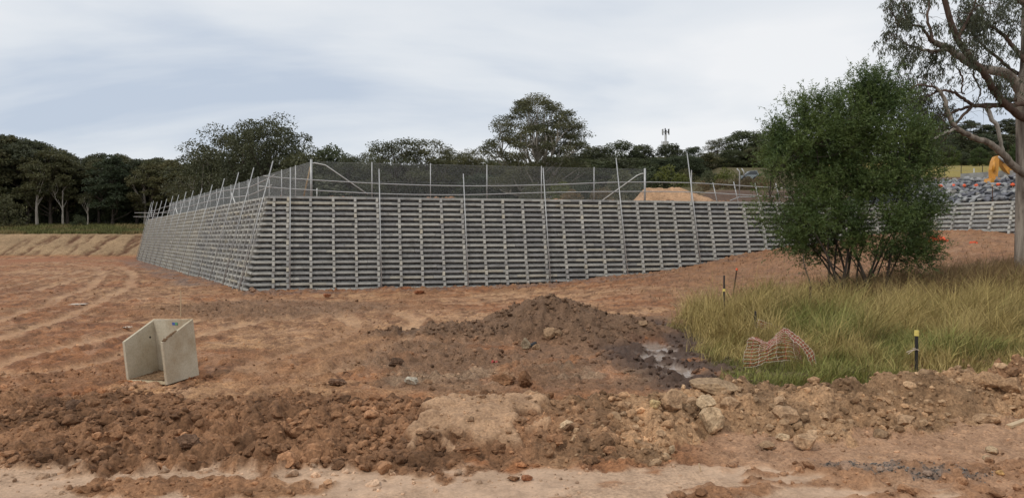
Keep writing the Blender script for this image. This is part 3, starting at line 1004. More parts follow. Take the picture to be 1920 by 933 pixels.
fz0, fz1 = ZT - .05, 8.06
ff = thing('chain_link_fence', 'chain link fence with grey posts behind the handrail of the facing wall', 'fence')
for i in range(7):
    p = FC + DF * 3.872 * i
    thick = .075 if i in (0, 6) else .036
    tube_obj('post', [(*p, fz0 - .3), (*p, fz1 + (.15 if i == 0 else .06))], thick, M_STEEL, ff, 10)
chain_link(FC, FE, fz0, fz1, ff)
for z in (fz1 - .02, fz0 + 1.2):
    tube_obj('line_wire', [(*FC, z), (*FE, z)], .006, M_WIRE, ff, 4)
q = FC + DF * .25
tube_obj('brace', [(*FC, 7.95), (*q, 7.97), (*(FC + DF * .9), 7.85), (*(FC + DF * 3.6), 6.0)], .034, M_WHITE, ff)
tube_obj('brace', [(*FE, 7.75), (*(FE - DF * .25), 7.74), (*(FE - DF * .6), 7.6), (*(FE - DF * 3.3), 5.75)], .034, M_WHITE, ff)
tube_obj('short_post', [(*(FC + DF * .35 - DF[::-1] * 0), 5.6), (*(FC + DF * .35), 6.35)], .035, M_WHITE, ff)
fl_ = thing('chain_link_fence', 'long chain link fence receding behind the leaning poles of the side wall', 'fence')
fend = FC - DL * 74
for i in range(1, 20):
    p = FC - DL * 3.872 * i
    tube_obj('post', [(*p, fz0 - .3), (*p, fz1 + .06)], .036, M_STEEL, fl_)
chain_link(FC - DL * .1, fend, fz0, fz1, fl_)
tube_obj('line_wire', [(*(FC - DL * .1), fz1 - .02), (*fend, fz1 - .02)], .006, M_WIRE, fl_, 4)
tube_obj('brace', [(*(FC - DL * .15), 7.75), (*(FC - DL * 1.9), 5.75)], .05, M_TIMBER, fl_)


# ------------------------------------------------------------------ leaves, trees and shrubs
def leaves(pos, along, length, width, g):
    """one diamond leaf per position"""
    n = len(pos)
    along = along / (np.linalg.norm(along, axis=1)[:, None] + 1e-9)
    side = np.cross(along, g.normal(size=(n, 3)))
    side /= np.linalg.norm(side, axis=1)[:, None] + 1e-9
    L = np.broadcast_to(length, (n,))[:, None]
    Wd = np.broadcast_to(width, (n,))[:, None]
    V = np.stack([pos, pos + along * L * .45 + side * Wd * .5, pos + along * L, pos + along * L * .45 - side * Wd * .5], 1)
    return V.reshape(-1, 3), np.arange(4 * n).reshape(n, 4)


def clump_leaves(cs, rs, per, ll, lw, g, droop=.5, hollow=.45):
    out = []
    for c, r_ in zip(cs, rs):
        n = int(per)
        d = g.normal(size=(n, 3))
        d /= np.linalg.norm(d, axis=1)[:, None]
        rad = hollow + (1.08 - hollow) * g.random((n, 1)) ** .8
        # a lumpy surface: smaller sprays inside every clump
        sub = g.normal(size=(9, 3))
        sub /= np.linalg.norm(sub, axis=1)[:, None]
        near_ = (d @ sub.T).max(1, keepdims=True)
        rad = rad * (.72 + .34 * np.clip(near_, 0, 1) ** 2)
        p = c + d * rad * r_
        low = d[:, 2] < -.35
        keep = ~low | (g.random(n) < .45)
        p, d = p[keep], d[keep]
        al = d * (1 - droop) + np.array([0, 0, -droop]) + g.normal(size=p.shape) * .55
        out.append(np.concatenate([p, al], 1))
    o = np.concatenate(out)
    n = len(o)
    return leaves(o[:, :3], o[:, 3:], ll * (.7 + .6 * g.random(n)), lw * (.7 + .6 * g.random(n)), g)


def far_tree(seed, H, Wd, base, ncl, per, ll, lw, trunk_r, lmat, bmat, rc=.17, top=.8, droop=.5, lean=0.0, sides=6, flat=.72, hollow=.45, full=.55):
    """trunk with limbs (one mesh) and crown of leaf clumps (one mesh)"""
    g = np.random.default_rng(seed)
    cs, rs = [], []
    tries = 0
    while len(cs) < ncl and tries < 8000:
        tries += 1
        h = g.random() ** .85
        prof = math.sin(math.pi * min(1, (h * .86 + .14) ** top)) ** full
        ph = g.random() * 2 * math.pi
        q = math.sqrt(g.uniform(.12, 1))
        z = H * (base + (1 - base) * h * .93)
        c = np.array([math.cos(ph) * q * prof * Wd * .42 + lean * z, math.sin(ph) * q * prof * Wd * .42, z])
        r_ = Wd * rc * g.uniform(.65, 1.25)
        if any(np.linalg.norm((c - o_) / np.array([1, 1, .8])) < .55 * (r_ + p_) for o_, p_ in zip(cs, rs)):
            if g.random() < .93: continue
        cs.append(c)
        rs.append(r_)
    rr_ = [np.array([r_, r_, r_ * flat]) for r_ in rs]
    V, Qf = clump_leaves(cs, rr_, per, ll, lw, g, droop, hollow)
    crown_me = mesh('crown', V, Qf)
    mb = MB()
    bz = H * max(base * .75, .12)
    tr = spline([(0, 0, -.6), (.06 * g.normal(), .06 * g.normal(), bz * .5), (lean * bz, 0, bz), (lean * H * .7, .02 * H * g.normal(), H * .72)], 4)
    mb.tube(tr, np.linspace(trunk_r * 1.15, trunk_r * .25, len(tr)), sides + 2)
    order = sorted(range(len(cs)), key=lambda i: -np.hypot(*cs[i][:2]))
    mains = []
    for n_, i in enumerate(order):
        c = cs[i] - np.array([0, 0, rs[i] * .2])
        if len(mains) < max(5, ncl // 5):
            zt = np.clip(c[2] * .62 - .1 * H, bz * .65, H * .68)
            j = np.argmin(np.abs(tr[:, 2] - zt))
            a = tr[j]
            r0 = trunk_r * .42
            mid = a * .45 + c * .55 + np.array([0, 0, -.03 * H]) + g.normal(size=3) * .02 * H
            pts = spline([a, mid, c], 4)
            mains.append(pts)
        else:
            best = min(mains + [tr[len(tr) // 3:]], key=lambda p_: np.linalg.norm(p_[len(p_) // 2:] - c, axis=1).min())
            seg = best[len(best) // 2:]
            j = np.argmin(np.linalg.norm(seg - c, axis=1))
            a = seg[max(0, j - 2)]
            r0 = trunk_r * .2
            pts = spline([a, a * .5 + c * .5 + g.normal(size=3) * .02 * H, c], 3)
        mb.tube(pts, np.linspace(r0, max(.02, r0 * .25), len(pts)), 5, False)
    return mb.mesh('trunk', True), crown_me, lmat, bmat


def place_tree(proto, x, y, z, s=1.0, rz=0.0, name='gum_tree', label='', group=None, cat='tree', sz=None, lmat=None, bmat=None):
    tm, cm, lm, bm = proto
    t_ = thing(name, label, cat, (x, y, z), group, (0, 0, rz))
    t_.scale = (s, s, sz or s)
    a = link('trunk', tm, bmat or bm, t_)
    b_ = link('crown', cm, lmat or lm, t_)
    return t_


def hill_z(x, y):
    """whatever land carries a tree at (x, y)"""
    if x < -24 - .25 * max(0, y - 100):
        return float(bank_z(np.array(x), np.array(y)))
    return float(terr_z(x, y))


FOR = [far_tree(100 + i, 19, w, b, int(n * 1.5), 260, .42, .19, .30, m, k, rc * .78, .9, .45, flat=.6) for i, (w, b, n, m, k, rc) in enumerate((
    (8.5, .28, 34, M_LEAF_FAR, M_BARK, .17), (8.0, .32, 32, M_LEAF_OLIVE, M_BARK, .17), (9.5, .25, 36, M_LEAF_FAR, M_BARK, .16),
    (7.5, .22, 30, M_LEAF_OLIVE, M_BARK, .18), (8.0, .16, 36, M_LEAF_DEEP, M_BARK, .18)))]
DENSE = [far_tree(120 + i, 11, w, .10, int(n * 1.4), 330, .34, .17, .25, m, M_BARK, .145, .8, .35, full=.5) for i, (w, n, m) in enumerate(((9, 34, M_LEAF_DEEP), (8, 30, M_LEAF_FAR), (10, 38, M_LEAF_DEEP)))]
LACY = [far_tree(130 + i, 12, 8.5, .30, 40, 260, .24, .12, .22, m, M_BARK, .12, .9, .45, hollow=.25, full=.5) for i, m in enumerate((M_LEAF_FAR, M_LEAF_OLIVE))]
SHRUB = [far_tree(140 + i, 2.6, 3.4, .05, 16, 150, .20, .10, .05, M_LEAF_YEL, M_BARK, .20, .7, .2) for i in range(3)]

g2 = np.random.default_rng(55)
# the forest above the cut bank: rows of gums going back up the slope
for row, (y0, n) in enumerate(((167, 17), (174, 18), (183, 19), (196, 20))):
    x0, x1 = -128 - row * 6, -50 + 4 * row
    for i in range(n):
        x = x0 + (x1 - x0) * (i + .5 + g2.uniform(-.35, .35)) / n
        y = y0 + g2.uniform(-3, 3)
        px = 960 + F * x / y
        topy = np.interp(px, [-60, 0, 60, 140, 165, 200, 250, 300, 345, 420], [243, 248, 260, 284, 290, 284, 288, 296, 300, 296]) + g2.uniform(-4, 10)
        z = hill_z(x, y) - .2
        Ht = CAM_Z + (HOR - topy) / F * y - z
        k = [0, 1, 2, 3, 4][g2.integers(5)]
        s_ = max(.35, Ht / 19.0)
        place_tree(FOR[k], x, y, z, s_ * g2.uniform(1.4, 1.75), g2.uniform(0, 6.28), 'gum_tree', 'tall gum tree in the dark forest above the cut bank', 'forest gum trees above the cut bank', sz=s_)
# low dark trees filling the forest edge
for i in range(26):
    x = -122 + 82 * (i + g2.uniform(0, .8)) / 26
    y = 171 + g2.uniform(-1, 5)
    place_tree(DENSE[i % 3], x, y, hill_z(x, y) - .3, g2.uniform(.55, .8), g2.uniform(0, 6), 'understory_tree', 'low dark understory tree at the foot of the forest', 'understory trees at the forest edge')
# trees that stand out
BARE = far_tree(160, 14, 9, .62, 16, 120, .5, .2, .32, M_LEAF_OLIVE, M_BARK_W, .13, .8, .5, sides=7)
for px, y, s_, lab in ((70, 163, .95, 'pale trunked gum standing alone in front of the forest, branches forking high'),
                       (118, 164, .72, 'thin pale gum with a side branch, just beyond the lone pale trunk'),
                       (165, 165, .5, 'small many stemmed pale tree near the shrub at the field edge'),
                       (272, 166, .9, 'slim pale gum trunk in the forest just beyond the wall end')):
    x = (px - 960) / F * y
    place_tree(BARE, x, y, hill_z(x, y), s_, px * .7, 'pale_gum_tree', lab)
place_tree(SHRUB[0], *[(8 - 960) / F * 158, 158], hill_z(-101, 158), 2.4, .4, 'shrub', 'broad low shrub on the field edge at the far end of the forest', cat='shrub', lmat=M_LEAF_OLIVE)
place_tree(SHRUB[1], *[(147 - 960) / F * 160, 160], hill_z(-88, 160), .9, 1.4, 'shrub', 'small dark sapling on the field between the pale trunks', cat='shrub', lmat=M_LEAF_DEEP)

# big trees behind the side wall
HERO1 = far_tree(170, 20, 17, .16, 95, 480, .32, .15, .45, M_LEAF_OLIVE, M_BARK_W, .115, .85, .45)
HERO2 = far_tree(171, 22, 15.5, .14, 100, 500, .32, .15, .5, M_LEAF_FAR, M_BARK, .12, 1.05, .4, full=.5)


def by_top(proto, H0, px, y, top, label, name='tree', rz=0., wide=1.0, group=None, sink=.3):
    x = (px - 960) / F * y
    z = hill_z(x, y) - sink
    s_ = (CAM_Z + (HOR - top) / F * y - z) / H0
    return place_tree(proto, x, y, z, s_ * wide * (1.6 if name != 'shrub' and name != 'grass_tuft' else 1.1), rz, name, label, group, sz=s_)


by_top(HERO1, 20, 425, 122, 236, 'broad olive gum on the forest side of the tall domed dark tree', 'gum_tree', .3, .72)
by_top(HERO2, 22, 506, 116, 210, 'tall dark domed tree behind the receding side wall fence', 'gum_tree', 1.0, .72)
by_top(DENSE[0], 11, 625, 112, 272, 'small round topped dark tree next to the tall domed tree', 'tree', .6, .7)
by_top(DENSE[1], 11, 560, 108, 282, 'low dark tree against the flank of the tall domed tree', 'tree', 2.6, .7)
by_top(LACY[0], 12, 655, 108, 285, 'thin sparse tree with bare twigs behind the fence corner', 'tree', 2., .5)
by_top(LACY[1], 12, 690, 110, 281, 'small open crowned tree beside the leafy round one behind the fence', 'tree', .2, .55)
by_top(LACY[0], 12, 745, 104, 254, 'leafy round topped tree with sky showing through behind the facing fence', 'tree', .9, .92)
by_top(LACY[1], 12, 800, 106, 258, 'second round topped open tree next to the leafy one with sky gaps', 'tree', 3.9, .8)
by_top(LACY[0], 12, 852, 110, 274, 'low open crowned tree between the round topped trees and the great gum', 'tree', 5.2, .75)
by_top(LACY[1], 12, 893, 108, 277, 'dark leafy tree against the near flank of the great spreading gum', 'tree', 4.2, .8)
gt = g2
for px, y, top in ((600, 122, 305), (640, 124, 300), (680, 124, 302), (722, 120, 306), (770, 120, 308), (815, 122, 304), (860, 122, 300), (905, 118, 300), (945, 120, 298), (1050, 118, 290), (1085, 114, 288), (1010, 122, 300), (575, 106, 322), (735, 108, 322), (835, 108, 322), (905, 104, 326)):
    by_top(DENSE[int(g2.integers(3))], 11, px, y, top, 'low dense dark tree in the belt behind the facing fence', 'tree', g2.uniform(0, 6), 1.4, 'dark trees in the belt behind the fence')
# the great gum
GREAT = far_tree(180, 18, 15.0, .14, 150, 430, .24, .11, .42, M_LEAF_OLIVE, M_BARK_W, .082, .78, .5, sides=8, flat=.66, hollow=.2, full=.5)
by_top(GREAT, 18, 1007, 92, 172, 'great spreading gum with pale forked limbs standing above the fence', 'gum_tree', .5, .84)
for px, y, top, w, lab in ((1120, 112, 272, .85, 'dark rounded tree next to the great spreading gum'), (1165, 116, 264, .85, 'dark tree with a few sky gaps on the slope below the phone mast'),
                           (1200, 118, 270, .8, 'dark tree just beside the foot of the phone mast'), (1258, 122, 268, .85, 'dark tree with a twiggy top under the phone mast'),
                           (1300, 122, 274, .7, 'dark tree directly behind the tallest handrail pole'), (1345, 124, 258, .8, 'dark hillside tree with an uneven lacy top'),
                           (1395, 124, 243, .9, 'highest dark hillside tree beside the big leafy bush'), (1440, 126, 244, .9, 'dark hillside tree half hidden by the big leafy bush')):
    by_top(DENSE[int(g2.integers(3))] if px != 1345 else LACY[0], 11 if px != 1345 else 12, px, y, top, lab, 'tree', g2.uniform(0, 6), w * 1.2)
for px, y, top in ((1105, 104, 296), (1145, 106, 294), (1190, 108, 296), (1235, 110, 294), (1280, 110, 290), (1325, 112, 286), (1370, 114, 280), (1415, 114, 276), (1460, 114, 270), (1510, 114, 262)):
    by_top(DENSE[int(g2.integers(3))], 11, px, y, top, 'dense dark tree on the lower hillside behind the sand heap', 'tree', g2.uniform(0, 6), 1.5, 'dark trees on the lower hillside')
# hillside on the gum trunk's side
for i, (px, y, top) in enumerate([(1560, 150, 250), (1620, 155, 245), (1680, 160, 240), (1730, 160, 236), (1775, 165, 232), (1815, 170, 224), (1850, 172, 230), (1885, 172, 222), (1915, 172, 226), (1950, 170, 222), (1985, 172, 220), (1795, 150, 250), (1840, 150, 252), (1880, 152, 250), (1920, 150, 254), (1760, 148, 256), (1965, 150, 250)]):
    by_top(FOR[[4, 0, 2][i % 3]] if y > 156 else DENSE[i % 3], 19 if y > 156 else 11, px, y, top, 'dark tree on the hillside above the olive field', 'tree', g2.uniform(0, 6), 1.2, 'dark trees above the olive field', 1.5)
for px, y, top, lab in ((1778, 128, 271, 'bright green rounded tree at the edge of the olive field'), (1835, 130, 276, 'second green rounded tree on the field edge next to the brightest one'), (1905, 131, 270, 'green tree behind the excavator boom and the gum trunk')):
    by_top(DENSE[0], 11, px, y, top, lab, 'tree', px, .8)
for o in [o for o in COL.objects if o.name.startswith('crown') and o.parent and 'green' in o.parent.get('label', '')]:
    o.data = o.data.copy()
    o.data.materials.clear()
    o.data.materials.append(M_LEAF_LIGHT)
for i, (px, y, top) in enumerate(((1805, 136, 286), (1860, 136, 284), (1750, 134, 284), (1940, 136, 282))):
    by_top(DENSE[i % 3], 11, px, y, top, 'low dark green bush tree along the top edge of the olive field', 'tree', px, 1.0, 'bush trees along the field edge')
# olive shrubs behind the fence and the sand heap
for i, (px, y, top, w, lab) in enumerate(((1165, 76, 322, 1.3, 'yellow green shrub behind the end post of the fence'), (1210, 80, 314, 1.5, 'larger yellow green shrub between fence end and sand heap'), (1250, 80, 313, 1.5, 'rounded olive shrub rising behind the sand heap'),
        (1285, 82, 318, 1.3, 'olive shrub behind the sand heap, beside the rounded one'), (1330, 76, 320, 1.2, 'bright olive shrub above the brown cut slope'), (1362, 75, 316, 1.2, 'tall olive shrub above the brown cut slope'), (1390, 74, 322, 1.0, 'small olive shrub on top of the cut slope next to the vehicle'),
        (1100, 76, 338, 1.4, 'dull olive shrub seen through the fence beyond the handrail'), (1050, 78, 342, 1.4, 'grey olive shrub seen through the fence near the great gum'), (1000, 78, 346, 1.2, 'low shrub seen through the fence under the great gum'))):
    by_top(SHRUB[i % 3], 2.6, px, y, top, lab, 'shrub', i * 1.3, w * .75, sink=.2)['category'] = 'shrub'
for i, (px, y, top) in enumerate(((1400, 70, 332), (1350, 69, 336), (1318, 69, 340), (1425, 70, 330), (1130, 70, 352), (1070, 70, 356), (1380, 69, 337))):
    t_ = by_top(SHRUB[i % 3], 2.6, px, y, top, 'tuft of dry brown grass above the cut slope', 'grass_tuft', i, 1.1, 'dry grass tufts above the cut slope', .15)
    t_['category'] = 'grass tuft'
    for ch in t_.children:
        if ch.name.startswith('crown'):
            ch.data = ch.data.copy()
            ch.data.materials.clear()
            ch.data.materials.append(M_LEAF_DRY)

# ------------------------------------------------------------------ the big leafy bush in the grass
BD = 33.0
bx0, by0 = (1605 - 960) / F * BD, BD
bz0 = float(gz(bx0, by0)[0])
gb = np.random.default_rng(77)
bush = thing('wattle_bush', 'big many stemmed leafy green bush growing out of the tall grass', 'bush', (bx0, by0, bz0 - .1))


def bp(px, py, dd=0.0):
    p = P(px, py, BD + dd)
    return p - np.array([bx0, by0, bz0 - .1])


ell = [(1525, 268, 92, 112, 2.0), (1600, 262, 92, 128, 2.4), (1655, 285, 90, 130, 2.4), (1635, 165, 62, 62, 1.4), (1690, 180, 46, 55, 1.2), (1462, 345, 50, 75, 1.6), (1448, 390, 34, 40, 1.2), (1540, 385, 105, 85, 2.4), (1640, 400, 110, 90, 2.4), (1715, 355, 58, 95, 1.8), (1742, 320, 34, 55, 1.4), (1490, 430, 50, 45, 1.3), (1690, 455, 62, 48, 1.5), (1560, 455, 75, 45, 1.6), (1500, 455, 45, 34, 1.2), (1735, 430, 40, 60, 1.3), (1478, 235, 40, 55, 1.2), (1700, 275, 50, 75, 1.6), (1580, 200, 60, 55, 1.7), (1508, 222, 66, 66, 2.0), (1556, 212, 70, 60, 2.0), (1470, 270, 48, 70, 1.6), (1620, 130, 50, 46, 1.2)]
wts = np.array([a * b * c for _, _, a, b, c in ell])
wts = wts * np.array([.8 if c_[1] < 205 else 1.0 for c_ in ell])
wts /= wts.sum()
stems = []
mb_stem = []
for i in range(18):
    bpx = 1558 + 98 * (i + gb.uniform(0, .8)) / 18
    e_ = ell[i % len(ell)]
    tip = bp(e_[0] + gb.uniform(-.4, .4) * e_[2], e_[1] - gb.uniform(-.2, .5) * e_[3], gb.uniform(-.5, .5) * e_[4])
    b0 = bp(bpx, 570, gb.uniform(-.8, .8))
    b0[2] = -.2
    mid = b0 * .55 + tip * .45 + gb.normal(size=3) * np.array([.25, .25, .1])
    mid[0] = b0[0] * .62 + tip[0] * .38
    pts = spline([b0, b0 * .8 + mid * .2 + gb.normal(size=3) * .05, mid, tip], 7)
    stems.append(pts)
    r0 = gb.uniform(.06, .10)
    MB().tube(pts, np.linspace(r0, .012, len(pts)), 7).build('stem', M_BARK, bush, True)
allst = np.concatenate([s_[6:] for s_ in stems])
twig = MB()
Vs, al, ln = [], [], []
NS = 1300
CLU = []
for i in range(210):
    e_ = ell[gb.choice(len(ell), p=wts)]
    d = gb.normal(size=3)
    CLU.append((e_, d / np.linalg.norm(d), gb.uniform(.4, 1.0) ** .6))
for i in range(NS):
    e_, d, q = CLU[i % 210] if i % 5 else (ell[gb.choice(len(ell), p=wts)], gb.normal(size=3), gb.uniform(.45, 1.0) ** .6)
    d = d / np.linalg.norm(d)
    jit_ = gb.normal(size=3) * np.array([.30, .30, .24]) if i % 5 else np.zeros(3)
    c = bp(e_[0], e_[1])
    sc = np.array([e_[2] / F * BD, e_[4], e_[3] / F * BD]) * np.array([1.1, 1, 1.02])
    tip = c + d * sc * q + jit_
    j = np.argmin(np.linalg.norm((allst - tip) * np.array([1, 1, .7]), axis=1) + np.where(allst[:, 2] > tip[2], 1.0, 0))
    a = allst[j]
    out = d * np.array([1, 1, .5]) + np.array([0, 0, .5])
    out /= np.linalg.norm(out)
    start_ = tip - out * min(.9, np.linalg.norm(tip - a) * .5)
    if i % 3 == 0:
        twig.tube(spline([a, (a + start_) / 2 + np.array([0, 0, -.08]), start_, tip], 3), np.linspace(.016, .004, 10), 4, False)
    # a spray: several fine shoots, each lined with narrow leaves
    for s_ in range(9):
        o1 = out + gb.normal(size=3) * .55
        o1 /= np.linalg.norm(o1)
        st = start_ + gb.normal(size=3) * .16
        Ls = gb.uniform(.35, 1.05)
        nl = 17
        tt_ = np.sort(gb.random(nl))[:, None]
        pp = st + o1 * Ls * tt_ + np.array([0, 0, -.12]) * tt_ ** 2
        Vs.append(pp)
        al.append(o1 * .55 + gb.normal(size=(nl, 3)) * .55 + np.array([0, 0, -.1]))
Vs, al = np.concatenate(Vs), np.concatenate(al)
V, Qf = leaves(Vs, al, .10 + .06 * gb.random(len(Vs)), .024 + .016 * gb.random(len(Vs)), gb)
link('foliage', mesh('foliage', V, Qf), M_LEAF_BUSH, bush)
tag(twig.build('twigs', M_BARK, bush), kind='stuff')
# a dead sapling leaning out of the bush
sap = thing('sapling', 'thin leaning dead sapling at the grass edge beside the big bush', 'sapling', (0, 0, 0))
sp = [P(1524, 545, 31.5), P(1516, 520, 31.5), P(1508, 495, 31.6), P(1506, 475, 31.7)]
MB().tube(spline(sp, 4), np.linspace(.035, .012, 13), 6).build('stem', M_BARK, sap, True)

# ------------------------------------------------------------------ the gum at the edge of the frame
GD = 37.0
gum = thing('gum_tree', 'big smooth barked gum with crooked limbs and hanging leaves beside the stone slope', 'tree', (0, 0, 0))
gp_ = lambda px, py, dd=0.: P(px, py, GD + dd)
trunk_pts = spline([gp_(1934, 560), gp_(1931, 500), gp_(1930, 420), gp_(1930, 300), gp_(1928, 220), gp_(1924, 170), gp_(1925, 100), gp_(1924, 20), gp_(1921, -80), gp_(1915, -180)], 5)
tk = np.linspace(0, 1, len(trunk_pts))
tr_ = np.interp(tk, [0, .1, .25, .5, .56, .62, .8, 1], [.80, .62, .58, .56, .52, .34, .27, .12])
tw = MB().tube(trunk_pts, tr_, 18)
tw.build('trunk', M_BARK_G, gum, True)
px2 = GD / F
limbs = [
    (M_BARK_G, [(1922, 190, 0), (1905, 162, 0), (1885, 140, -.3), (1840, 130, -.8), (1805, 114, -1.2), (1775, 92, -1.5), (1748, 82, -1.7)], 10, 5),
    (M_BARK_R, [(1744, 82, -1.7), (1735, 66, -1.8), (1722, 52, -1.8), (1700, 48, -1.9), (1680, 40, -2.0), (1665, 20, -2.0)], 3, 1),
    (M_BARK_R, [(1748, 82, -1.7), (1742, 60, -1.4), (1735, 35, -1.2), (1740, 5, -1.0), (1730, -30, -1)], 3, 1.5),
    (M_BARK_R, [(1700, 48, -1.9), (1694, 30, -2.1), (1690, 10, -2.2), (1682, -15, -2.2)], 2, 1),
    (M_BARK_G, [(1776, 92, -1.5), (1750, 98, -1.7), (1720, 92, -2.0), (1695, 85, -2.2)], 4, 1.2),
    (M_BARK_R, [(1922, 225, -.2), (1905, 214, -.6), (1870, 182, -1.2), (1845, 142, -1.8), (1815, 108, -2.3), (1792, 72, -2.6), (1772, 22, -2.9), (1758, -40, -3.1)], 7, 4.5),
    (M_BARK_R, [(1792, 72, -2.6), (1808, 45, -2.4), (1822, 15, -2.2), (1830, -25, -2.)], 3, 1.5),
    (M_BARK_R, [(1925, 186, .3), (1895, 188, .0), (1870, 196, -.3), (1825, 199, -.8), (1800, 205, -1.1), (1775, 216, -1.5)], 4.5, 2),
    (M_BARK_R, [(1930, 194, -.4), (1890, 198, -.6), (1858, 200, -.9), (1822, 198, -1.3), (1802, 184, -1.6), (1775, 171, -2), (1752, 174, -2.2), (1730, 186, -2.4)], 4.5, 1.5),
    (M_BARK_R, [(1820, 200, -1.3), (1800, 222, -1.5), (1785, 240, -1.7), (1768, 262, -1.9), (1752, 276, -2)], 3, 1.2),
    (M_BARK_W, [(1848, 202, -.9), (1858, 224, -1.), (1868, 238, -1.), (1873, 262, -1), (1880, 290, -.8)], 4, 3),
    (M_BARK_G, [(1925, 330, -.2), (1900, 312, -.5), (1880, 290, -.8), (1850, 268, -1.2), (1822, 258, -1.6), (1790, 240, -2), (1776, 214, -2.2), (1766, 182, -2.3), (1752, 165, -2.4)], 7.5, 2.5),
    (M_BARK_R, [(1928, 128, 0), (1905, 100, -.2), (1885, 75, -.3), (1868, 60, -.4), (1845, 47, -.5), (1820, 30, -.6)], 5, 1.5),
    (M_BARK_R, [(1926, 150, .4), (1890, 130, .6), (1865, 108, .8), (1840, 88, 1), (1815, 60, 1.1)], 4, 1.5),
    (M_BARK_R, [(1822, 128, -1), (1826, 150, -1), (1836, 170, -1), (1830, 192, -1)], 2, 1),
    (M_BARK_R, [(1796, 132, -1.4), (1802, 150, -1.5), (1800, 172, -1.5), (1806, 178, -1.5)], 2, 1),
    (M_BARK_W, [(1790, 242, -2), (1768, 250, -2.6), (1740, 268, -3), (1722, 282, -3.2), (1700, 290, -3.4), (1672, 284, -3.5)], 2.5, .8),
    (M_BARK_W, [(1740, 268, -3), (1735, 288, -3.2), (1715, 300, -3.4), (1700, 318, -3.5)], 1.6, .7),
    (M_BARK_W, [(1722, 282, -3.2), (1728, 300, -3.3), (1720, 325, -3.4), (1728, 345, -3.4)], 1.4, .6),
    (M_BARK_W, [(1700, 290, -3.4), (1688, 300, -3.5), (1672, 296, -3.5)], 1.2, .6),
    (M_BARK_R, [(1752, 165, -2.4), (1720, 160, -2.6), (1690, 172, -2.8), (1665, 168, -3)], 2, .8),
    (M_BARK_R, [(1930, 20, 0), (1900, 0, -.3), (1870, -20, -.5)], 5, 3),
]
limb_pts = []
for bm_, pl_, r0, r1 in limbs:
    pts = spline([gp_(*p) for p in pl_], 6)
    pts[1:-1] += np.random.default_rng(len(limb_pts)).normal(size=(len(pts) - 2, 3)) * .018
    limb_pts.append(pts)
    MB().tube(pts, np.linspace(r0, r1, len(pts)) * px2, 8).build('limb', bm_, gum, True)
allp = np.concatenate(limb_pts)
gg = np.random.default_rng(91)
cl = [(1700, 20), (1688, 58), (1730, 22), (1780, 12), (1812, 30), (1850, 20), (1795, 52), (1822, 52), (1846, 68), (1815, 82), (1862, 40), (1705, 72), (1665, 36), (1680, 72), (1650, 100), (1742, 108), (1705, 100), (1722, 148), (1762, 140), (1795, 108), (1700, 180), (1738, 192), (1690, 212), (1722, 232), (1665, 205), (1885, 25), (1902, 5), (1872, 150), (1886, 160), (1858, 165), (1842, 100), (1752, 215), (1702, 252), (1742, 262), (1800, -10), (1750, -10), (1835, 0), (1680, 140), (1655, 150), (1775, 40), (1722, 205), (1760, 235), (1830, 75), (1800, 70), (1785, 90), (1715, 130), (1900, 90), (1890, 50), (1700, 225), (1735, 235), (1870, 10), (1670, 10), (1675, 235)]
tw = MB()
Vs, al = [], []
for cx, cy in cl:
    for _ in range(5):
        dd = gg.uniform(-3.2, 0.8)
        tip = gp_(cx + gg.normal() * 16, cy + gg.normal() * 13, dd)
        a = allp[np.argmin(np.linalg.norm((allp - tip) * np.array([1, .35, 1.1]), axis=1))]
        L = np.linalg.norm(tip - a)
        m1 = a * .6 + tip * .4 + gg.normal(size=3) * .12 * L + np.array([0, 0, .08 * L])
        pts = spline([a, m1, tip], 4)
        pts[1:-1] += gg.normal(size=(len(pts) - 2, 3)) * .035
        tw.tube(pts, np.linspace(.02, .006, len(pts)), 4, False)
        for s_ in range(6):
            st = pts[-1 - gg.integers(0, 5)] + gg.normal(size=3) * .16
            n = gg.integers(9, 18)
            t_ = gg.random((n, 1))
            drop = np.array([gg.normal() * .18, gg.normal() * .18, -gg.uniform(.15, .5)])
            Vs.append(st + drop * t_ + gg.normal(size=(n, 3)) * .045)
            al.append(np.array([0, 0, -1.0]) + gg.normal(size=(n, 3)) * .38)
for p_ in allp[::3]:
    for _ in range(1 if gg.random() < .5 else 0):
        d = gg.normal(size=3)
        e1 = p_ + d * .35 + np.array([0, 0, .2])
        tw.tube(spline([p_, p_ * .5 + e1 * .5 + gg.normal(size=3) * .06, e1, e1 + d * .25 + gg.normal(size=3) * .15], 3), np.linspace(.012, .004, 10), 4, False)
tag(tw.build('twigs', M_BARK_R, gum), kind='stuff')
Vs, al = np.concatenate(Vs), np.concatenate(al)
V, Qf = leaves(Vs, al, .15 + .09 * gg.random(len(Vs)), .030 + .018 * gg.random(len(Vs)), gg)
link('foliage', mesh('foliage', V, Qf), M_LEAF_GUM, gum)

# ------------------------------------------------------------------ tall grass
gr = np.random.default_rng(33)


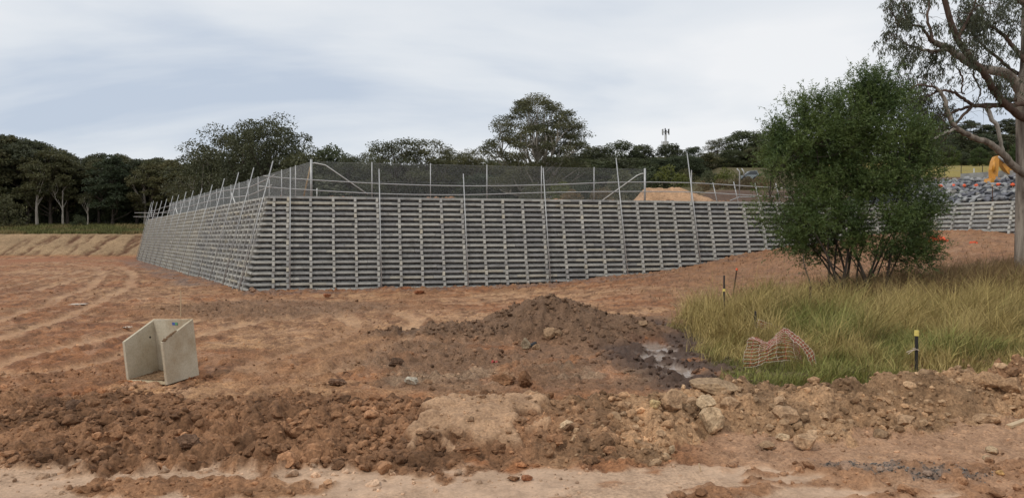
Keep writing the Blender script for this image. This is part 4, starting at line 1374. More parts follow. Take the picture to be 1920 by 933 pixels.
def grass_mesh(name, x, y, h, wd, colr, lean, label):
    n = len(x)
    z = site(x, y)[0] - .03
    lx_, ly_ = lean[0] + .5 * fbm(x * .7, y * .7, 2, 480), lean[1] + .5 * fbm(x * .7, y * .7, 2, 484)
    th = gr.random(n) * 2 * np.pi
    side = np.stack([np.cos(th), np.sin(th), np.zeros(n)], -1)
    ld = np.stack([lx_ + gr.normal(size=n) * np.where(gr.random(n) < .3, .75, .3), ly_ + gr.normal(size=n) * np.where(gr.random(n) < .3, .75, .3), np.zeros(n)], -1)
    b0 = np.stack([x, y, z], -1)
    m = b0 + ld * (h * .28)[:, None] + np.array([0, 0, 1]) * (h * .58)[:, None]
    tp = b0 + ld * (h * (.75 + .3 * gr.random(n)))[:, None] + np.array([0, 0, 1]) * (h * (.85 + .2 * gr.random(n)))[:, None]
    s1 = side * wd[:, None] * .5
    V = np.stack([b0 - s1, b0 + s1, m - s1 * .8, m + s1 * .8, tp], 1).reshape(-1, 3)
    i = np.arange(n)[:, None] * 5
    Qg, Tg = i + np.array([0, 1, 3, 2]), i + np.array([2, 3, 4])
    o_ = link(name, mesh(name, V, [Qg, Tg], False, np.repeat(colr, 5, 0)), M_GRASS)
    return tag(o_, label, 'grass', kind='stuff')


n = 420000
x, y = gr.uniform(4.6, 32, n), gr.uniform(16.4, 42, n)
keep = (gr.random(n) < grass_zone(x, y) ** 1.5 * (.5 + .5 * sm(30, 18, y))) & (x / y < .72) & (gr.random(n) < .6 + .9 * fbm(x * .8, y * .8, 3, 400))
x, y = x[keep], y[keep]
patch = fbm(x * .22, y * .22, 3, 410)
fine_ = fbm(x * .9, y * .9, 3, 414)
straw = sm(-.45, .45, patch + .5 * fine_ + .55 * sm(22, 31, y) + .25 * sm(8, 15, x) - .35 * sm(20, 17.5, y))
brownp = sm(.0, .35, sm(27, 34, y) * sm(10, 15, x) + .5 * fine_ - .35)
G1, G2, G3 = np.array([0.185, 0.195, 0.052]), np.array([0.38, 0.285, 0.11]), np.array([0.19, 0.118, 0.062])
u_ = np.clip(straw + gr.normal(size=len(x)) * .22, 0, 1)[:, None]
cg = G1 * (1 - u_) + G2 * u_
u_ = np.clip(brownp * .8 + gr.normal(size=len(x)) * .12, 0, 1)[:, None]
cg = cg * (1 - u_) + G3 * u_
dk = sm(.25, .6, fbm(x * .55, y * .55, 3, 420))[:, None]
cg = cg * (1 - .35 * dk) * (.8 + .45 * gr.random((len(x), 1)))
edge = (sm(5.0, 7.2, x) * .5 + .5) * (1 - .30 * sm(1.8, .9, np.hypot((x - 6.6) / 1.1, y - 18.9)))
h = (.36 + .62 * sm(17.2, 25, y)) * edge * (.55 + .75 * gr.random(len(x))) * (1 + .35 * np.clip(fine_, -1, 1))
h = h * (1 + .45 * np.clip(fbm(x * 1.1, y * 1.1, 3, 402), -1, 1)) * (1 - .3 * sm(31, 38, y)) * np.where(gr.random(len(x)) < .06, 1.35, 1.0)
grass_mesh('grass', x, y, h, .011 + .010 * gr.random(len(x)), cg, (.12, -.05), 'tall green and straw coloured grass round the big bush')
# sparse dry litter on the slope below the wall and grass on the field above the cut bank
n = 9000
x, y = gr.uniform(6, 33, n), gr.uniform(33, 54, n)
keep = (gr.random(n) < .55 * sm(-.2, .5, fbm(x * .4, y * .4, 3, 430))) & (((np.stack([x, y], -1) - CT) @ NF) > B * ZT + .6)
x, y = x[keep], y[keep]
cg = np.array([0.30, 0.205, 0.12]) * (.6 + .7 * gr.random((len(x), 1)))
grass_mesh('dry_grass', x, y, .10 + .16 * gr.random(len(x)), .02 + .02 * gr.random(len(x)), cg, (.5, -.3), 'thin dry grass and mulch on the slope below the wall')
n = 26000
x, y = gr.uniform(-130, -40, n), 139.8 + 24 * gr.random(n) ** 1.5
z = bank_z(x, y)
hh = .25 + .45 * gr.random(n)
th = gr.random(n) * 6.28
s1 = np.stack([np.cos(th), np.sin(th), 0 * th], -1) * .12
b0 = np.stack([x, y, z - .05], -1)
tp = b0 + np.stack([gr.normal(size=n) * .15, gr.normal(size=n) * .15, hh], -1)
V = np.stack([b0 - s1, b0 + s1, tp], 1).reshape(-1, 3)
cgf = np.array([0.12, 0.12, 0.04]) * (.6 + .8 * gr.random((n, 1)))
pt = sm(-.1, .4, fbm(x * .12, y * .12, 3, 440))[:, None]
cgf = cgf * (1 - pt) + np.array([0.21, 0.165, 0.07]) * pt * (.7 + .5 * gr.random((n, 1)))
tag(link('field_grass', mesh('field_grass', V, np.arange(3 * n).reshape(n, 3), False, np.repeat(cgf, 3, 0)), M_GRASS), 'rough grass on the field above the cut bank', 'grass', kind='stuff')


# ------------------------------------------------------------------ rocks, clods, gravel
def ico(sub):
    bm = bmesh.new()
    bmesh.ops.create_icosphere(bm, subdivisions=sub, radius=1)
    V = np.array([v.co[:] for v in bm.verts])
    Fc = np.array([[v.index for v in f.verts] for f in bm.faces])
    bm.free()
    return V, Fc


ICO = {s_: ico(s_) for s_ in (1, 2, 3, 4)}


def rock_shape(seed, sub=3, cuts=12, rough=.06, clod=False):
    g = np.random.default_rng(seed)
    V, Fc = ICO[sub]
    V = V.copy()
    for _ in range(cuts):
        nrm = g.normal(size=3)
        nrm /= np.linalg.norm(nrm)
        d = g.uniform(.5, .88)
        ex = np.maximum(0, V @ nrm - d)
        V = V - ex[:, None] * nrm
    off = Vector(g.uniform(-50, 50, 3))
    for i in range(len(V)):
        p = Vector(V[i]) * 1.6 + off
        nv = mnoise.noise(p) * .6 + mnoise.noise(p * 2.3) * .4 + mnoise.noise(p * 5) * .25
        if clod:
            nv = abs(mnoise.noise(p * 1.2)) * 1.6 + abs(mnoise.noise(p * 2.9)) * .9 - .6
        V[i] *= 1 + rough * nv * 1.6
    return V, Fc


SMALL = [rock_shape(300 + i, 1, 5, .14) for i in range(10)]
MED = [rock_shape(320 + i, 2, 6 if i % 2 else 9, .17, i % 2 == 1) for i in range(12)]
BIG = [rock_shape(340 + i, 3, 7 if i % 2 else 11, .14, i % 2 == 1) for i in range(8)]


def rand_rot(g, n):
    q = g.normal(size=(n, 4))
    q /= np.linalg.norm(q, axis=1)[:, None]
    w, x, y, z = q.T
    return np.stack([1 - 2 * (y * y + z * z), 2 * (x * y - z * w), 2 * (x * z + y * w), 2 * (x * y + z * w), 1 - 2 * (x * x + z * z), 2 * (y * z - x * w), 2 * (x * z - y * w), 2 * (y * z + x * w), 1 - 2 * (x * x + y * y)], -1).reshape(n, 3, 3)


def scatter(name, protos, x, y, size, g, label, mat, colr=None, sink=.25, colvar=.3, shift=None, cat=None, zfun=None):
    n = len(x)
    z, c, _, _ = site(x, y)
    if zfun is not None: z = zfun(x, y)
    if colr is not None: c = colr
    c = c * (1 + colvar * (g.random((n, 1)) - .5) * 2)
    which = g.integers(len(protos), size=n)
    Vs, Fs, Cs, off = [], [], [], 0
    for k, (PV, PF) in enumerate(protos):
        m = which == k
        nk = int(m.sum())
        if not nk: continue
        Rm = rand_rot(g, nk)
        asp = g.uniform(.6, 1.25, size=(nk, 1, 3))
        q = np.einsum('nij,nvj->nvi', Rm, PV[None] * asp) * size[m][:, None, None]
        q[..., 2] *= .8
        q += np.stack([x[m], y[m], z[m] + size[m] * (.6 - sink * 2)], -1)[:, None, :]
        Vs.append(q.reshape(-1, 3))
        Fs.append((PF[None] + (np.arange(nk) * len(PV))[:, None, None] + off).reshape(-1, 3))
        Cs.append(np.repeat(c[m], len(PV), 0))
        off += nk * len(PV)
    V = np.concatenate(Vs)
    o_ = link(name, mesh(name, V, np.concatenate(Fs), False, np.clip(np.concatenate(Cs), .01, .9), np.zeros(len(V))), mat)
    return tag(o_, label, cat or 'dirt', kind='stuff')


gs = np.random.default_rng(202)


def sample(n, x0, x1, y0, y1, dens):
    x, y = gs.uniform(x0, x1, n), y0 + (y1 - y0) * gs.random(n) ** 1.2
    ok = (np.abs(x) < (y + 1.5) * .72)
    x, y = x[ok], y[ok]
    k = gs.random(len(x)) < dens(site(x, y)[3], x, y)
    return x[k], y[k]


# near heap: larger clods, then crumbs
x, y = sample(9000, -13, 13, 9, 18, lambda m, x, y: np.clip((m['rough'] * (1 - .97 * m['slab']) * (.34 + .45 * sm(.5, -3, x)) + .05 * m['toe'] + .12 * m['chn']) * (.6 + 1.2 * fbm(x * .5, y * .5, 3, 460)), 0, 1) * (1 - m['right'] * .45))
size = .040 + .105 * gs.random(len(x)) ** 3.2
scatter('large_clods', MED, x, y, size, gs, 'large lumps of broken clay in the near heap', M_CLOD, colvar=.38, sink=.16)
x, y = sample(9500, -13, 13, 9, 19, lambda m, x, y: np.clip(m['rough'] * (1 - .93 * m['slab']) * (.55 + .6 * fbm(x * .5, y * .5, 3, 460)) + .02 + .15 * m['toe'] + .3 * m['chn'], 0, 1) * (1 - .93 * m['tz'] * (1 - m['rough']) * (1 - m['toe']) * (1 - m['chn'])))
size = .035 + .075 * gs.random(len(x)) ** 2.6
scatter('dirt_clods', SMALL + MED[:4], x, y, size, gs, 'lumps of broken clay and stone heaped along the near track', M_CLOD, colvar=.42)
x, y = sample(34000, -13, 13, 8.6, 20, lambda m, x, y: np.clip(m['rough'] * (1 - .8 * m['slab']) * .5 + .07 * (1 - m['tz']) + .035 + .35 * m['chn'] + .3 * m['toe'], 0, 1))
size = .010 + .028 * gs.random(len(x)) ** 2
scatter('dirt_crumbs', SMALL, x, y, size, gs, 'small crumbs of soil and stone over the near heap', M_CLOD, colvar=.4)
# pale stones over the rocky part of the heap
x, y = sample(2800, 0.8, 13, 11, 17, lambda m, x, y: np.clip(m['rough'] * m['right'] * .5, 0, 1))
size = .03 + .09 * gs.random(len(x)) ** 3.0
scatter('broken_stones', MED, x, y, size, gs, 'pale broken stones through the rocky heap', M_ROCK, np.tile(np.array([0.42, 0.275, 0.16]), (len(x), 1)), cat='stones', sink=.22)
# mound and churned middle
x, y = sample(9000, -7, 8, 17, 30, lambda m, x, y: np.clip(m['mound'] * .75 + .25 * m['muddy'] + .10 * m['smid'], 0, 1) * (1 - m['pd']))
size = .03 + .075 * gs.random(len(x)) ** 2.2
scatter('mound_clods', MED[:8], x, y, size, gs, 'dark lumps of soil on the central mound and muddy hollow', M_CLOD, colvar=.45)
# ground further off
x, y = sample(7000, -40, 30, 18, 60, lambda m, x, y: np.clip(m['churn'] * .15 + m['cfoot'] * .6 + m['foot'] * .5 + .02, 0, 1) * (((np.stack([x, y], -1) - CT) @ NF > B * ZT + .1) | (x < -16)) * (1 - grass_zone(x, y)))
size = .035 + .085 * gs.random(len(x)) ** 2.5
scatter('scattered_clods', SMALL, x, y, size, gs, 'loose clods scattered over the red ground below the walls', M_CLOD, colvar=.4)
x, y = sample(70000, -40, 30, 14, 60, lambda m, x, y: np.clip(.14 + .45 * m['churn'] + .3 * m['smid'] + .4 * m['cfoot'] + .4 * m['foot'], 0, 1) * np.clip(.35 + fbm(x * .4, y * .4, 3, 450), 0, 1) * (((np.stack([x, y], -1) - CT) @ NF > B * ZT + .1) | (x < -16)) * (1 - grass_zone(x, y)) * (1 - m['pd']))
size = .016 + .055 * gs.random(len(x)) ** 2.2
scatter('ground_crumbs', SMALL[:4], x, y, size, gs, 'small crumbs of earth over the wheeled ground', M_CLOD, colvar=.5)
x, y = gs.uniform(-8.6, -6.6, 260), gs.uniform(15.9, 17.9, 260)
k = (np.abs((x + 7.75) * .89 + (y - 16.75) * -.45) < 1.0) & ~((np.abs((x + 7.55) * .89 + (y - 17.15) * -.45) < .62) & (np.abs((x + 7.55) * .45 + (y - 17.15) * .89) < .44))
scatter('banked_clods', SMALL + MED[:3], x[k], y[k], .02 + .07 * gs.random(k.sum()) ** 2.5, gs, 'crumbs of earth banked round the concrete headwall', M_CLOD, colvar=.4)
# grey gravel spilt on the near track
x, y = gs.uniform(3.3, 7.2, 9000), gs.uniform(9.4, 11.8, 9000)
k = gs.random(len(x)) < site(x, y)[3]['gravel'] * .8
x, y = x[k], y[k]
scatter('gravel', SMALL, x, y, .008 + .012 * gs.random(len(x)), gs, 'blue grey gravel spilt on the near track', M_CLOD, np.tile(np.array([0.155, 0.14, 0.125]), (len(x), 1)), colvar=.6, cat='gravel')

PALEST, TANST, DARKST = np.array([0.56, 0.405, 0.25]), np.array([0.43, 0.28, 0.165]), np.array([0.17, 0.10, 0.062])


def boulder(px, py, w, h, seed, colr, label, name='rock', clod=False, tilt=0.0, dep=.8, up=0.0, zoff=0.0, yaw=0.0):
    """a stone whose foot shows at picture point (px, py), w by h photo pixels"""
    d = 14.0
    for _ in range(8):
        x_ = (px - 960) / F * d
        z_ = float(gz(x_, d)[0]) + up
        d = .5 * d + .5 * (CAM_Z - z_) * F / (py - HOR)
    x_ = (px - 960) / F * d
    z_ = float(gz(x_, d)[0]) + up
    V, Fc = rock_shape(seed, 4, 13 if not clod else 7, .10 if not clod else .15, clod)
    V = V / np.abs(V).max(0)
    c_, s_ = math.cos(yaw), math.sin(yaw)
    V = V @ np.array([[c_, s_, 0], [-s_, c_, 0], [0, 0, 1]])
    V = V * np.array([w, w * dep, h]) * d / F / 2
    c_, s_ = math.cos(tilt), math.sin(tilt)
    V = V @ np.array([[c_, 0, -s_], [0, 1, 0], [s_, 0, c_]])
    V[:, 2] -= V[:, 2].min() * .92
    o_ = link(name, mesh(name, V, Fc, False, np.broadcast_to(colr, V.shape), np.zeros(len(V))), M_ROCK if not clod else M_CLOD)
    o_.location = (x_, d + w * dep * d / F * .30, z_ - .005 + zoff)
    return tag(o_, label, 'rock' if not clod else 'clod')


ROCKS = [
    (1337, 822, 52, 58, 401, PALEST, 'tall pointed pale boulder standing in the front of the rocky heap'),
    (1262, 775, 46, 54, 402, TANST, 'upright leaning slab of tan rock at the end of the row of boulders'),
    (1330, 772, 44, 32, 403, PALEST * .95, 'angular pale boulder on the heap just behind the tall pointed boulder'),
    (1300, 770, 26, 24, 418, TANST, 'small block wedged between the leaning slab and the angular boulder'),
    (1372, 764, 40, 26, 404, TANST * 1.1, 'rounded tan rock beyond the angular pale boulder on the heap'),
    (1340, 742, 105, 30, 405, np.array([0.36, 0.245, 0.145]), 'large flat weathered rock behind the row of boulders'),
    (1515, 845, 52, 36, 406, TANST * 1.1, 'broad boulder with a shaded underside sitting out on the track edge'),
    (1479, 810, 50, 32, 407, TANST, 'squarish brown boulder up the heap face behind the broad track boulder'),
    (1441, 847, 34, 20, 408, TANST * .85, 'low rounded stone on the track beside the broad boulder'),
    (1470, 828, 30, 14, 409, PALEST, 'flat pale stone between the low rounded stone and the squarish boulder'),
    (1465, 775, 24, 20, 410, TANST, 'small oval rock near the top of the heap below the grass'),
    (1229, 778, 24, 19, 411, np.array([0.50, 0.36, 0.18]), 'small yellowish stone at the foot of the leaning slab'),
    (1250, 861, 15, 14, 412, PALEST * .9, 'small round stone at the toe of the heap on the track'),
    (1263, 853, 14, 18, 413, PALEST * .85, 'small stone standing just behind the round one at the heap toe'),
    (1066, 808, 38, 20, 414, PALEST * 1.08, 'flat pale stone lying in the clods beside the smooth dozed face'),
    (1705, 800, 34, 26, 415, TANST, 'tan rock at the foot of the heap below the yellow capped picket'),
    (1860, 795, 50, 24, 416, TANST, 'long low tan rock at the heap foot close to the timber offcut'),
    (1862, 738, 60, 36, 417, BERMC * .95, 'great clod of earth near the crest of the heap, the largest there'),
    (1906, 728, 46, 32, 419, BERMC * .9, 'second great clod on the heap crest beyond the largest one'),
    (1868, 852, 26, 16, 420, PALEST * .85, 'pale stone on the track below the long low rock'),
    (1858, 866, 24, 14, 421, PALEST * .8, 'small pale stone just in front of the other pale one on the track'),
    (1882, 892, 18, 12, 422, np.array([0.50, 0.30, 0.12]), 'small orange stone on the near track beyond the gravel'),
    (1030, 642, 28, 27, 423, TANST * .75, 'rounded brown rock at the foot of the dark mound'),
    (1046, 642, 16, 16, 424, TANST * .7, 'small brown rock touching the rounded one at the mound foot'),
    (986, 656, 20, 24, 425, np.array([0.30, 0.23, 0.15]), 'pale rock standing at the mound foot below the black pipe'),
    (1006, 655, 18, 15, 426, TANST * .8, 'tan rock between the black pipe and the rounded brown rock'),
    (1205, 609, 22, 13, 427, TANST * .7, 'dark rock on the far shoulder of the mound near the grass'),
    (785, 552, 22, 9, 432, ORED, 'orange earth lump at the foot of the long wall behind the mound'),
    (612, 558, 16, 9, 433, ORED * 1.1, 'orange earth lump by the wall foot close to the first handrail pole'),
    (472, 547, 14, 10, 434, np.array([0.42, 0.27, 0.18]), 'pinkish block of stone at the foot of the wall corner'),
]
for px, py, w, h_, sd, c_, lab in ROCKS:
    boulder(px, py, w, h_, sd, c_, lab)
CLODS = [
    (985, 728, 30, 38, 441, CLODC * .85, 'upright dark clod crowning the heap above the smooth dozed face'),
    (945, 722, 44, 26, 442, CLODC, 'broad reddish clod beside the upright dark clod on the heap'),
    (344, 843, 50, 30, 443, DARKST, 'flat dark slab of clay tipped up in the clods below the concrete headwall'),
    (350, 872, 34, 20, 444, CLODC * 1.15, 'brown clod at the toe of the clods below the tipped dark slab'),
    (243, 858, 26, 22, 445, CLODC * 1.2, 'rounded clod at the toe of the heap straight below the concrete headwall'),
    (128, 775, 42, 26, 446, DARKST * .85, 'dark hollowed clod in the heap on the forest side of the headwall'),
    (520, 850, 34, 22, 447, CLODC, 'reddish clod in the heap between the headwall and the smooth dozed face'),
    (490, 830, 44, 30, 448, CLODC * 1.05, 'large crumbly reddish clod in the middle of the clod heap'),
    (630, 725, 38, 16, 449, DARKST, 'dark overhanging clod at the back of the heap behind the crumbly clods'),
    (740, 695, 34, 18, 450, DARKST * .6, 'blackish clod on the flat ground between headwall and dark mound'),
    (130, 475, 10, 5, 451, DARKST, 'tiny dark lump on the red ground below the cut bank'),
    (760, 543, 20, 8, 452, ORED * .9, 'orange clod on the ground by the wall behind the mound'),
    (683, 885, 26, 18, 453, CLODC * .9, 'reddish clod pushed out on to the pale track'),
    (963, 905, 26, 12, 454, CLODC, 'duller of the two clods lying side by side on the pale track'),
    (987, 904, 26, 12, 455, CLODC * 1.15 * np.array([1.1, .9, .85]), 'redder of the two clods lying side by side on the pale track'),
    (1105, 870, 30, 20, 456, CLODC, 'earthy clod at the toe of the heap beyond the smooth dozed face'),
    (1145, 858, 26, 22, 457, CLODC * 1.3, 'yellow brown clod at the heap toe near the small round stones'),
    (1042, 840, 36, 26, 458, CLODC * 1.35, 'tan clod below the flat pale stone in the heap'),
    (875, 850, 60, 26, 459, CLODC * .95, 'row of dark crumbling earth under the lip of the smooth dozed face'),
    (935, 838, 44, 28, 460, CLODC * .9, 'dark crumbling clod at the broken corner of the smooth dozed face'),
    (1380, 878, 30, 14, 461, np.array([0.34, 0.20, 0.12]), 'low muddy clod on the track in front of the low rounded stone'),
]
for px, py, w, h_, sd, c_, lab in CLODS:
    boulder(px, py, w, h_, sd, c_, lab, 'clod', True)


# ------------------------------------------------------------------ precast concrete headwall
def ground_at(px, py, up=0.):
    d = 20.0
    for _ in range(12):
        x_ = (px - 960) / F * d
        d = .5 * d + .5 * (CAM_Z - float(gz(x_, d)[0]) - up) * F / (py - HOR)
    return np.array([(px - 960) / F * d, d, float(gz((px - 960) / F * d, d)[0])])


fr = ground_at(312, 726)
hw = thing('headwall', 'pale precast concrete headwall lying open on the red dirt', 'headwall', tuple(fr + np.array([0, 0, .05])))
ya = math.atan2(-.55, 1.08)
hw.rotation_euler = (R(5.0), R(-2.6), ya + R(2))
sc_ = fr[1] / 16.5
Wd, Dp, T = 1.21 * sc_, .86 * sc_, .065
HB, HFt = 1.24 * sc_, .90 * sc_
# local frame: origin at the front corner nearest the camera, -X along the opening, +Y into the box
side = [(0, 0), (0, HFt), (Dp, HB), (Dp, 0)]
for x0_, hf_ in ((-T, HFt), (-Wd, HFt)):
    mb = MB().prism([(x0_, a, b_) for a, b_ in side], (T, 0, 0))
    mb.build('side_wall', M_PRECAST, hw)
MB().box((-Wd / 2, Dp - T / 2 - .002, HB / 2), (Wd - 2 * T - .002, T, HB - .004)).build('back_wall', M_PRECAST, hw)
MB().box((-Wd / 2, (Dp - T) / 2 + .002, T / 2 + .003), (Wd - 2 * T - .002, Dp - T - .006, T)).build('floor_slab', M_PRECAST, hw)
hole = MB()
th = np.linspace(0, 2 * np.pi, 12, endpoint=False)
hole.prism([(-Wd + T - .004, Dp * .77 + .024 * math.cos(a), HB * .70 + .024 * math.sin(a)) for a in th], (.008, 0, 0))
hole.build('lifting_hole', M_DARK, hw)
M_BLUE = plain('blue_print', (0.07, 0.12, 0.36), .5)
M_GREEN = plain('green_print', (0.12, 0.32, 0.14), .5)
stk = MB().box((-Wd * .40, Dp - T - .006, HB * .925), (.17, .004, .062)).build('sticker', M_BLUE, hw)
MB().box((-Wd * .40 + .045, Dp - T - .010, HB * .925), (.075, .004, .056)).build('green_panel', M_GREEN, stk)
dirt = MB()
for i in range(90):
    t_ = gs.random()
    V, Fc = SMALL[i % 10]
    if i < 50:
        p = (-T / 2 + gs.normal() * .014, .02 + t_ * Dp * .45, HFt + (HB - HFt) * t_ * .45 + .012)
        s_ = .018 + .014 * gs.random()
    else:
        p = (-T - .04 - gs.random() * (Wd - 2 * T - .08), .05 + gs.random() * (Dp - T - .1), T + .01)
        s_ = .02 + .035 * gs.random()
    dirt.add(V * s_ + np.array(p), None, Fc)
# soil drifted in a wedge against the floor's back corner
V, Fc = rock_shape(801, 3, 4, .16, True)
dirt.add(V * np.array([.30, .28, .085]) + np.array([-T - .30, Dp * .55, T + .01]), None, Fc)
U, Vv = np.meshgrid(np.linspace(0, 1, 26), np.linspace(0, 1, 20))
hz_ = T + .012 + .05 * U ** 1.5 * Vv ** .6 + .03 * np.abs(fbm(U * 5, Vv * 5, 4, 720))
idx = np.arange(U.size).reshape(U.shape)
dirt.add(np.stack([-Wd + T + .004 + U * (Wd - 2 * T - .008), .03 + Vv * (Dp - T - .04), hz_], -1).reshape(-1, 3), np.stack([idx[:-1, :-1], idx[:-1, 1:], idx[1:, 1:], idx[1:, :-1]], -1).reshape(-1, 4))
dme = dirt.mesh('dirt', col=np.array([0.20, 0.125, 0.07]), wet=np.zeros(sum(len(v) for v in dirt.V)))
tag(link('dirt_litter', dme, M_CLOD, hw), kind='stuff')


# ------------------------------------------------------------------ stakes, pickets, nets and litter
def stake(px, y0, y1, d, rad, mat, label, px1=None, capm=None, caph=.05, name='picket', cat='picket', sq=False):
    a, b_ = P(px, y1, d), P(px1 if px1 is not None else px, y0, d)
    a[2] = float(gz(a[0], a[1])[0]) - .1
    t_ = thing(name, label, cat, tuple(a))
    v = b_ - a
    MB().tube([(0, 0, 0), v], rad, 4 if sq else 6).build('shaft', mat, t_)
    if capm:
        n_ = v / np.linalg.norm(v)
        MB().tube([v - n_ * caph, v + n_ * .01], rad * 1.45, 8).build('cap', capm, t_)
    return t_


pd_ = ground_at(1720, 707)
stake(1720, 620, 707, 17.4, .035, M_BLACK, 'black steel picket with a yellow cap and tied string in the grass', capm=M_YELLOW, caph=.11)
tie = thing('string', 'frayed pale string tied round the yellow capped picket', 'string', tuple(P(1720, 655, 17.36)))
for dx, dz in ((-.20, -.10), (-.24, -.06), (.05, -.03)):
    MB().tube(spline([(0, 0, 0), (dx * .5, -.03, dz * .2), (dx, -.03, dz)], 4), .009, 5).build('strand', M_NETW, tie, True)
MB().tube([(.045 * math.cos(a), .07 + .045 * math.sin(a), .004 * i) for i, a in enumerate(np.linspace(0, 6.2, 10))], .008, 5).build('loop', M_NETW, tie, True)
stake(1358, 516, 592, 27.0, .030, M_BLACK, 'thin dark stake with a pale band at the far corner of the grass', capm=None)
MB().tube([P(1358, 541, 27), P(1358, 546, 27)], .042, 8).build('band', M_YELLOW, None)
bnd_o = bpy.data.objects['band']
pk = [o for o in COL.objects if o.get('label', '').startswith('thin dark stake')][0]
bnd_o.parent = pk
bnd_o.location = tuple(-np.array(pk.location))
stake(1373, 503, 548, 34.0, .032, M_RUST, 'leaning dark stake with an orange tip on the slope behind the grass', px1=1382, capm=M_ORANGE, caph=.08)
stake(1417, 583, 640, 23.5, .035, M_BLACK, 'short dark picket standing in the grass by the crumpled striped net')
stake(1520, 536, 585, 29.0, .045, M_RUST, 'rusty brown picket in straw grass in front of the big bush')
stake(338, 545, 593, 31.5, .022, M_TIMBER, 'thin bare timber peg standing on the red ground behind the headwall', name='timber_peg', cat='peg', sq=True)
stake(1319, 870, 925, 10.7, .012, M_TIMBER, 'thin dry stalk standing in the mud of the near track', px1=1312, name='dry_stalk', cat='stalk')


def net(label, rows, nstr, group=None, thick=.011, cross=9):
    """a crumpled sheet given by rows of points, woven of red and white strands"""
    rows = [spline(r_, 7) for r_ in rows]
    k = len(rows)
    rows = np.array(rows)
    t_ = thing('barrier_net', label, 'net')
    g = np.random.default_rng(len(label))
    grid = np.stack([np.array([np.interp(np.linspace(0, k - 1, nstr), np.arange(k), rows[:, i, c]) for c in range(3)]).T for i in range(rows.shape[1])], 1)
    grid += g.normal(size=grid.shape) * .008
    grid += .03 * np.stack([fbm(grid[..., 0] * 3, grid[..., 2] * 3, 3, 700 + i_) for i_ in range(3)], -1)
    red, wht = MB(), MB()
    for i in range(nstr):
        (red if i % 2 else wht).tube(grid[i], thick, 4, False)
    for j in range(0, grid.shape[1], max(1, grid.shape[1] // cross)):
        (red if (j // max(1, grid.shape[1] // cross)) % 2 else wht).tube(grid[:, j], thick * .8, 4, False)
    tag(red.build('red_strands', M_NETR, t_), kind='stuff')
    tag(wht.build('white_strands', M_NETW, t_), kind='stuff')
    return t_


q = lambda a, d: P(a[0], a[1], d)
ND = 19.3
net('red and white barrier net crumpled over the grass edge beside the mud', [
    [q((1396, 690), ND - .5), q((1414, 688), ND - .7), q((1436, 680), ND - .6), q((1462, 676), ND - .4), q((1486, 676), ND - .3), q((1505, 682), ND)],
    [q((1397, 662), ND - .2), q((1416, 662), ND - .4), q((1438, 656), ND - .3), q((1460, 644), ND - .1), q((1482, 646), ND), q((1503, 668), ND + .1)],
    [q((1403, 638), ND + .3), q((1419, 639), ND), q((1440, 645), ND - .1), q((1458, 634), ND + .1), q((1480, 630), ND + .2), q((1500, 650), ND + .3)],
    [q((1412, 631), ND + .7), q((1424, 634), ND + .4), q((1440, 641), ND + .3), q((1460, 624), ND + .3), q((1474, 617), ND + .4), q((1494, 638), ND + .4)]], 24, None, .0055, 7)
net('narrow tail of striped barrier net trailing down through the grass', [
    [q((1468, 618), ND), q((1484, 634), ND - .1), q((1502, 650), ND - .2), q((1516, 668), ND - .2), q((1522, 696), ND - .3)],
    [q((1478, 616), ND + .2), q((1494, 628), ND + .1), q((1512, 644), ND), q((1526, 660), ND), q((1534, 692), ND - .1)]], 5, None, .008, 30)
net('strip of red and white barrier net hanging from the short dark picket', [
    [q((1419, 612), 23.4), q((1432, 616), 23.3), q((1450, 617), 23.2), q((1468, 620), 23.0)],
    [q((1424, 598), 23.4), q((1436, 603), 23.3), q((1452, 610), 23.2), q((1470, 614), 23.0)]], 7)
net('scrap of red and white barrier net lying at the foot of the yellow capped picket', [
    [q((1682, 722), 17.4), q((1705, 720), 17.3), q((1730, 719), 17.3), q((1752, 718), 17.4)],
    [q((1690, 712), 17.8), q((1712, 711), 17.7), q((1735, 710), 17.7), q((1756, 714), 17.7)]], 7)


def heap_net(px, py, w, h_, d, label):
    V, Fc = rock_shape(int(px), 4, 3, .35, True)
    V = V * np.array([w, w * .8, h_ * 2]) * d / F / 2
    p = P(px, py, d)
    p[2] = float(FOOTZ(p[0], p[1]))
    # strands: the edges of the crumpled sheet, as thin tubes
    mb = MB()
    E = set()
    for f in Fc[::1]:
        for i in range(3):
            E.add(tuple(sorted((int(f[i]), int(f[(i + 1) % 3])))))
    for n_, (a, b_) in enumerate(sorted(E)):
        if V[a, 2] > -.05 and n_ % 2 == 0:
            mb.tube([V[a], V[b_]], .03, 3, False)
    o_ = mb.build('orange_net', M_ORANGE)
    o_.location = tuple(p)
    tag(o_, label, 'net', kind='thing')


heap_net(1757, 466, 36, 11, 50, 'crumpled bright orange barrier mesh on the slope beside the big bush')
heap_net(1825, 467, 16, 7, 48, 'small scrap of orange barrier mesh on the mulched slope before the short wall')

p0, p1 = ground_at(990, 632), ground_at(1010, 602)
pp = thing('drain_pipe', 'short black plastic pipe sticking out of the dark mound', 'pipe', tuple(p0))
vv = (p1 - p0) / np.linalg.norm(p1 - p0)
MB().tube([(0, 0, .02), vv * .55 + np.array([0, 0, .05])], .06, 12).build('barrel', M_DARK, pp, True)
o_ = MB().box((0, 0, 0), (.62, .10, .045)).build('timber_offcut', M_TIMBER)
o_.location = tuple(ground_at(1905, 797) + np.array([.12, 0, .05]))
o_.rotation_euler = (0, R(-9), R(22))
tag(o_, 'pale sawn timber offcut at the foot of the heap on the track edge', 'timber')
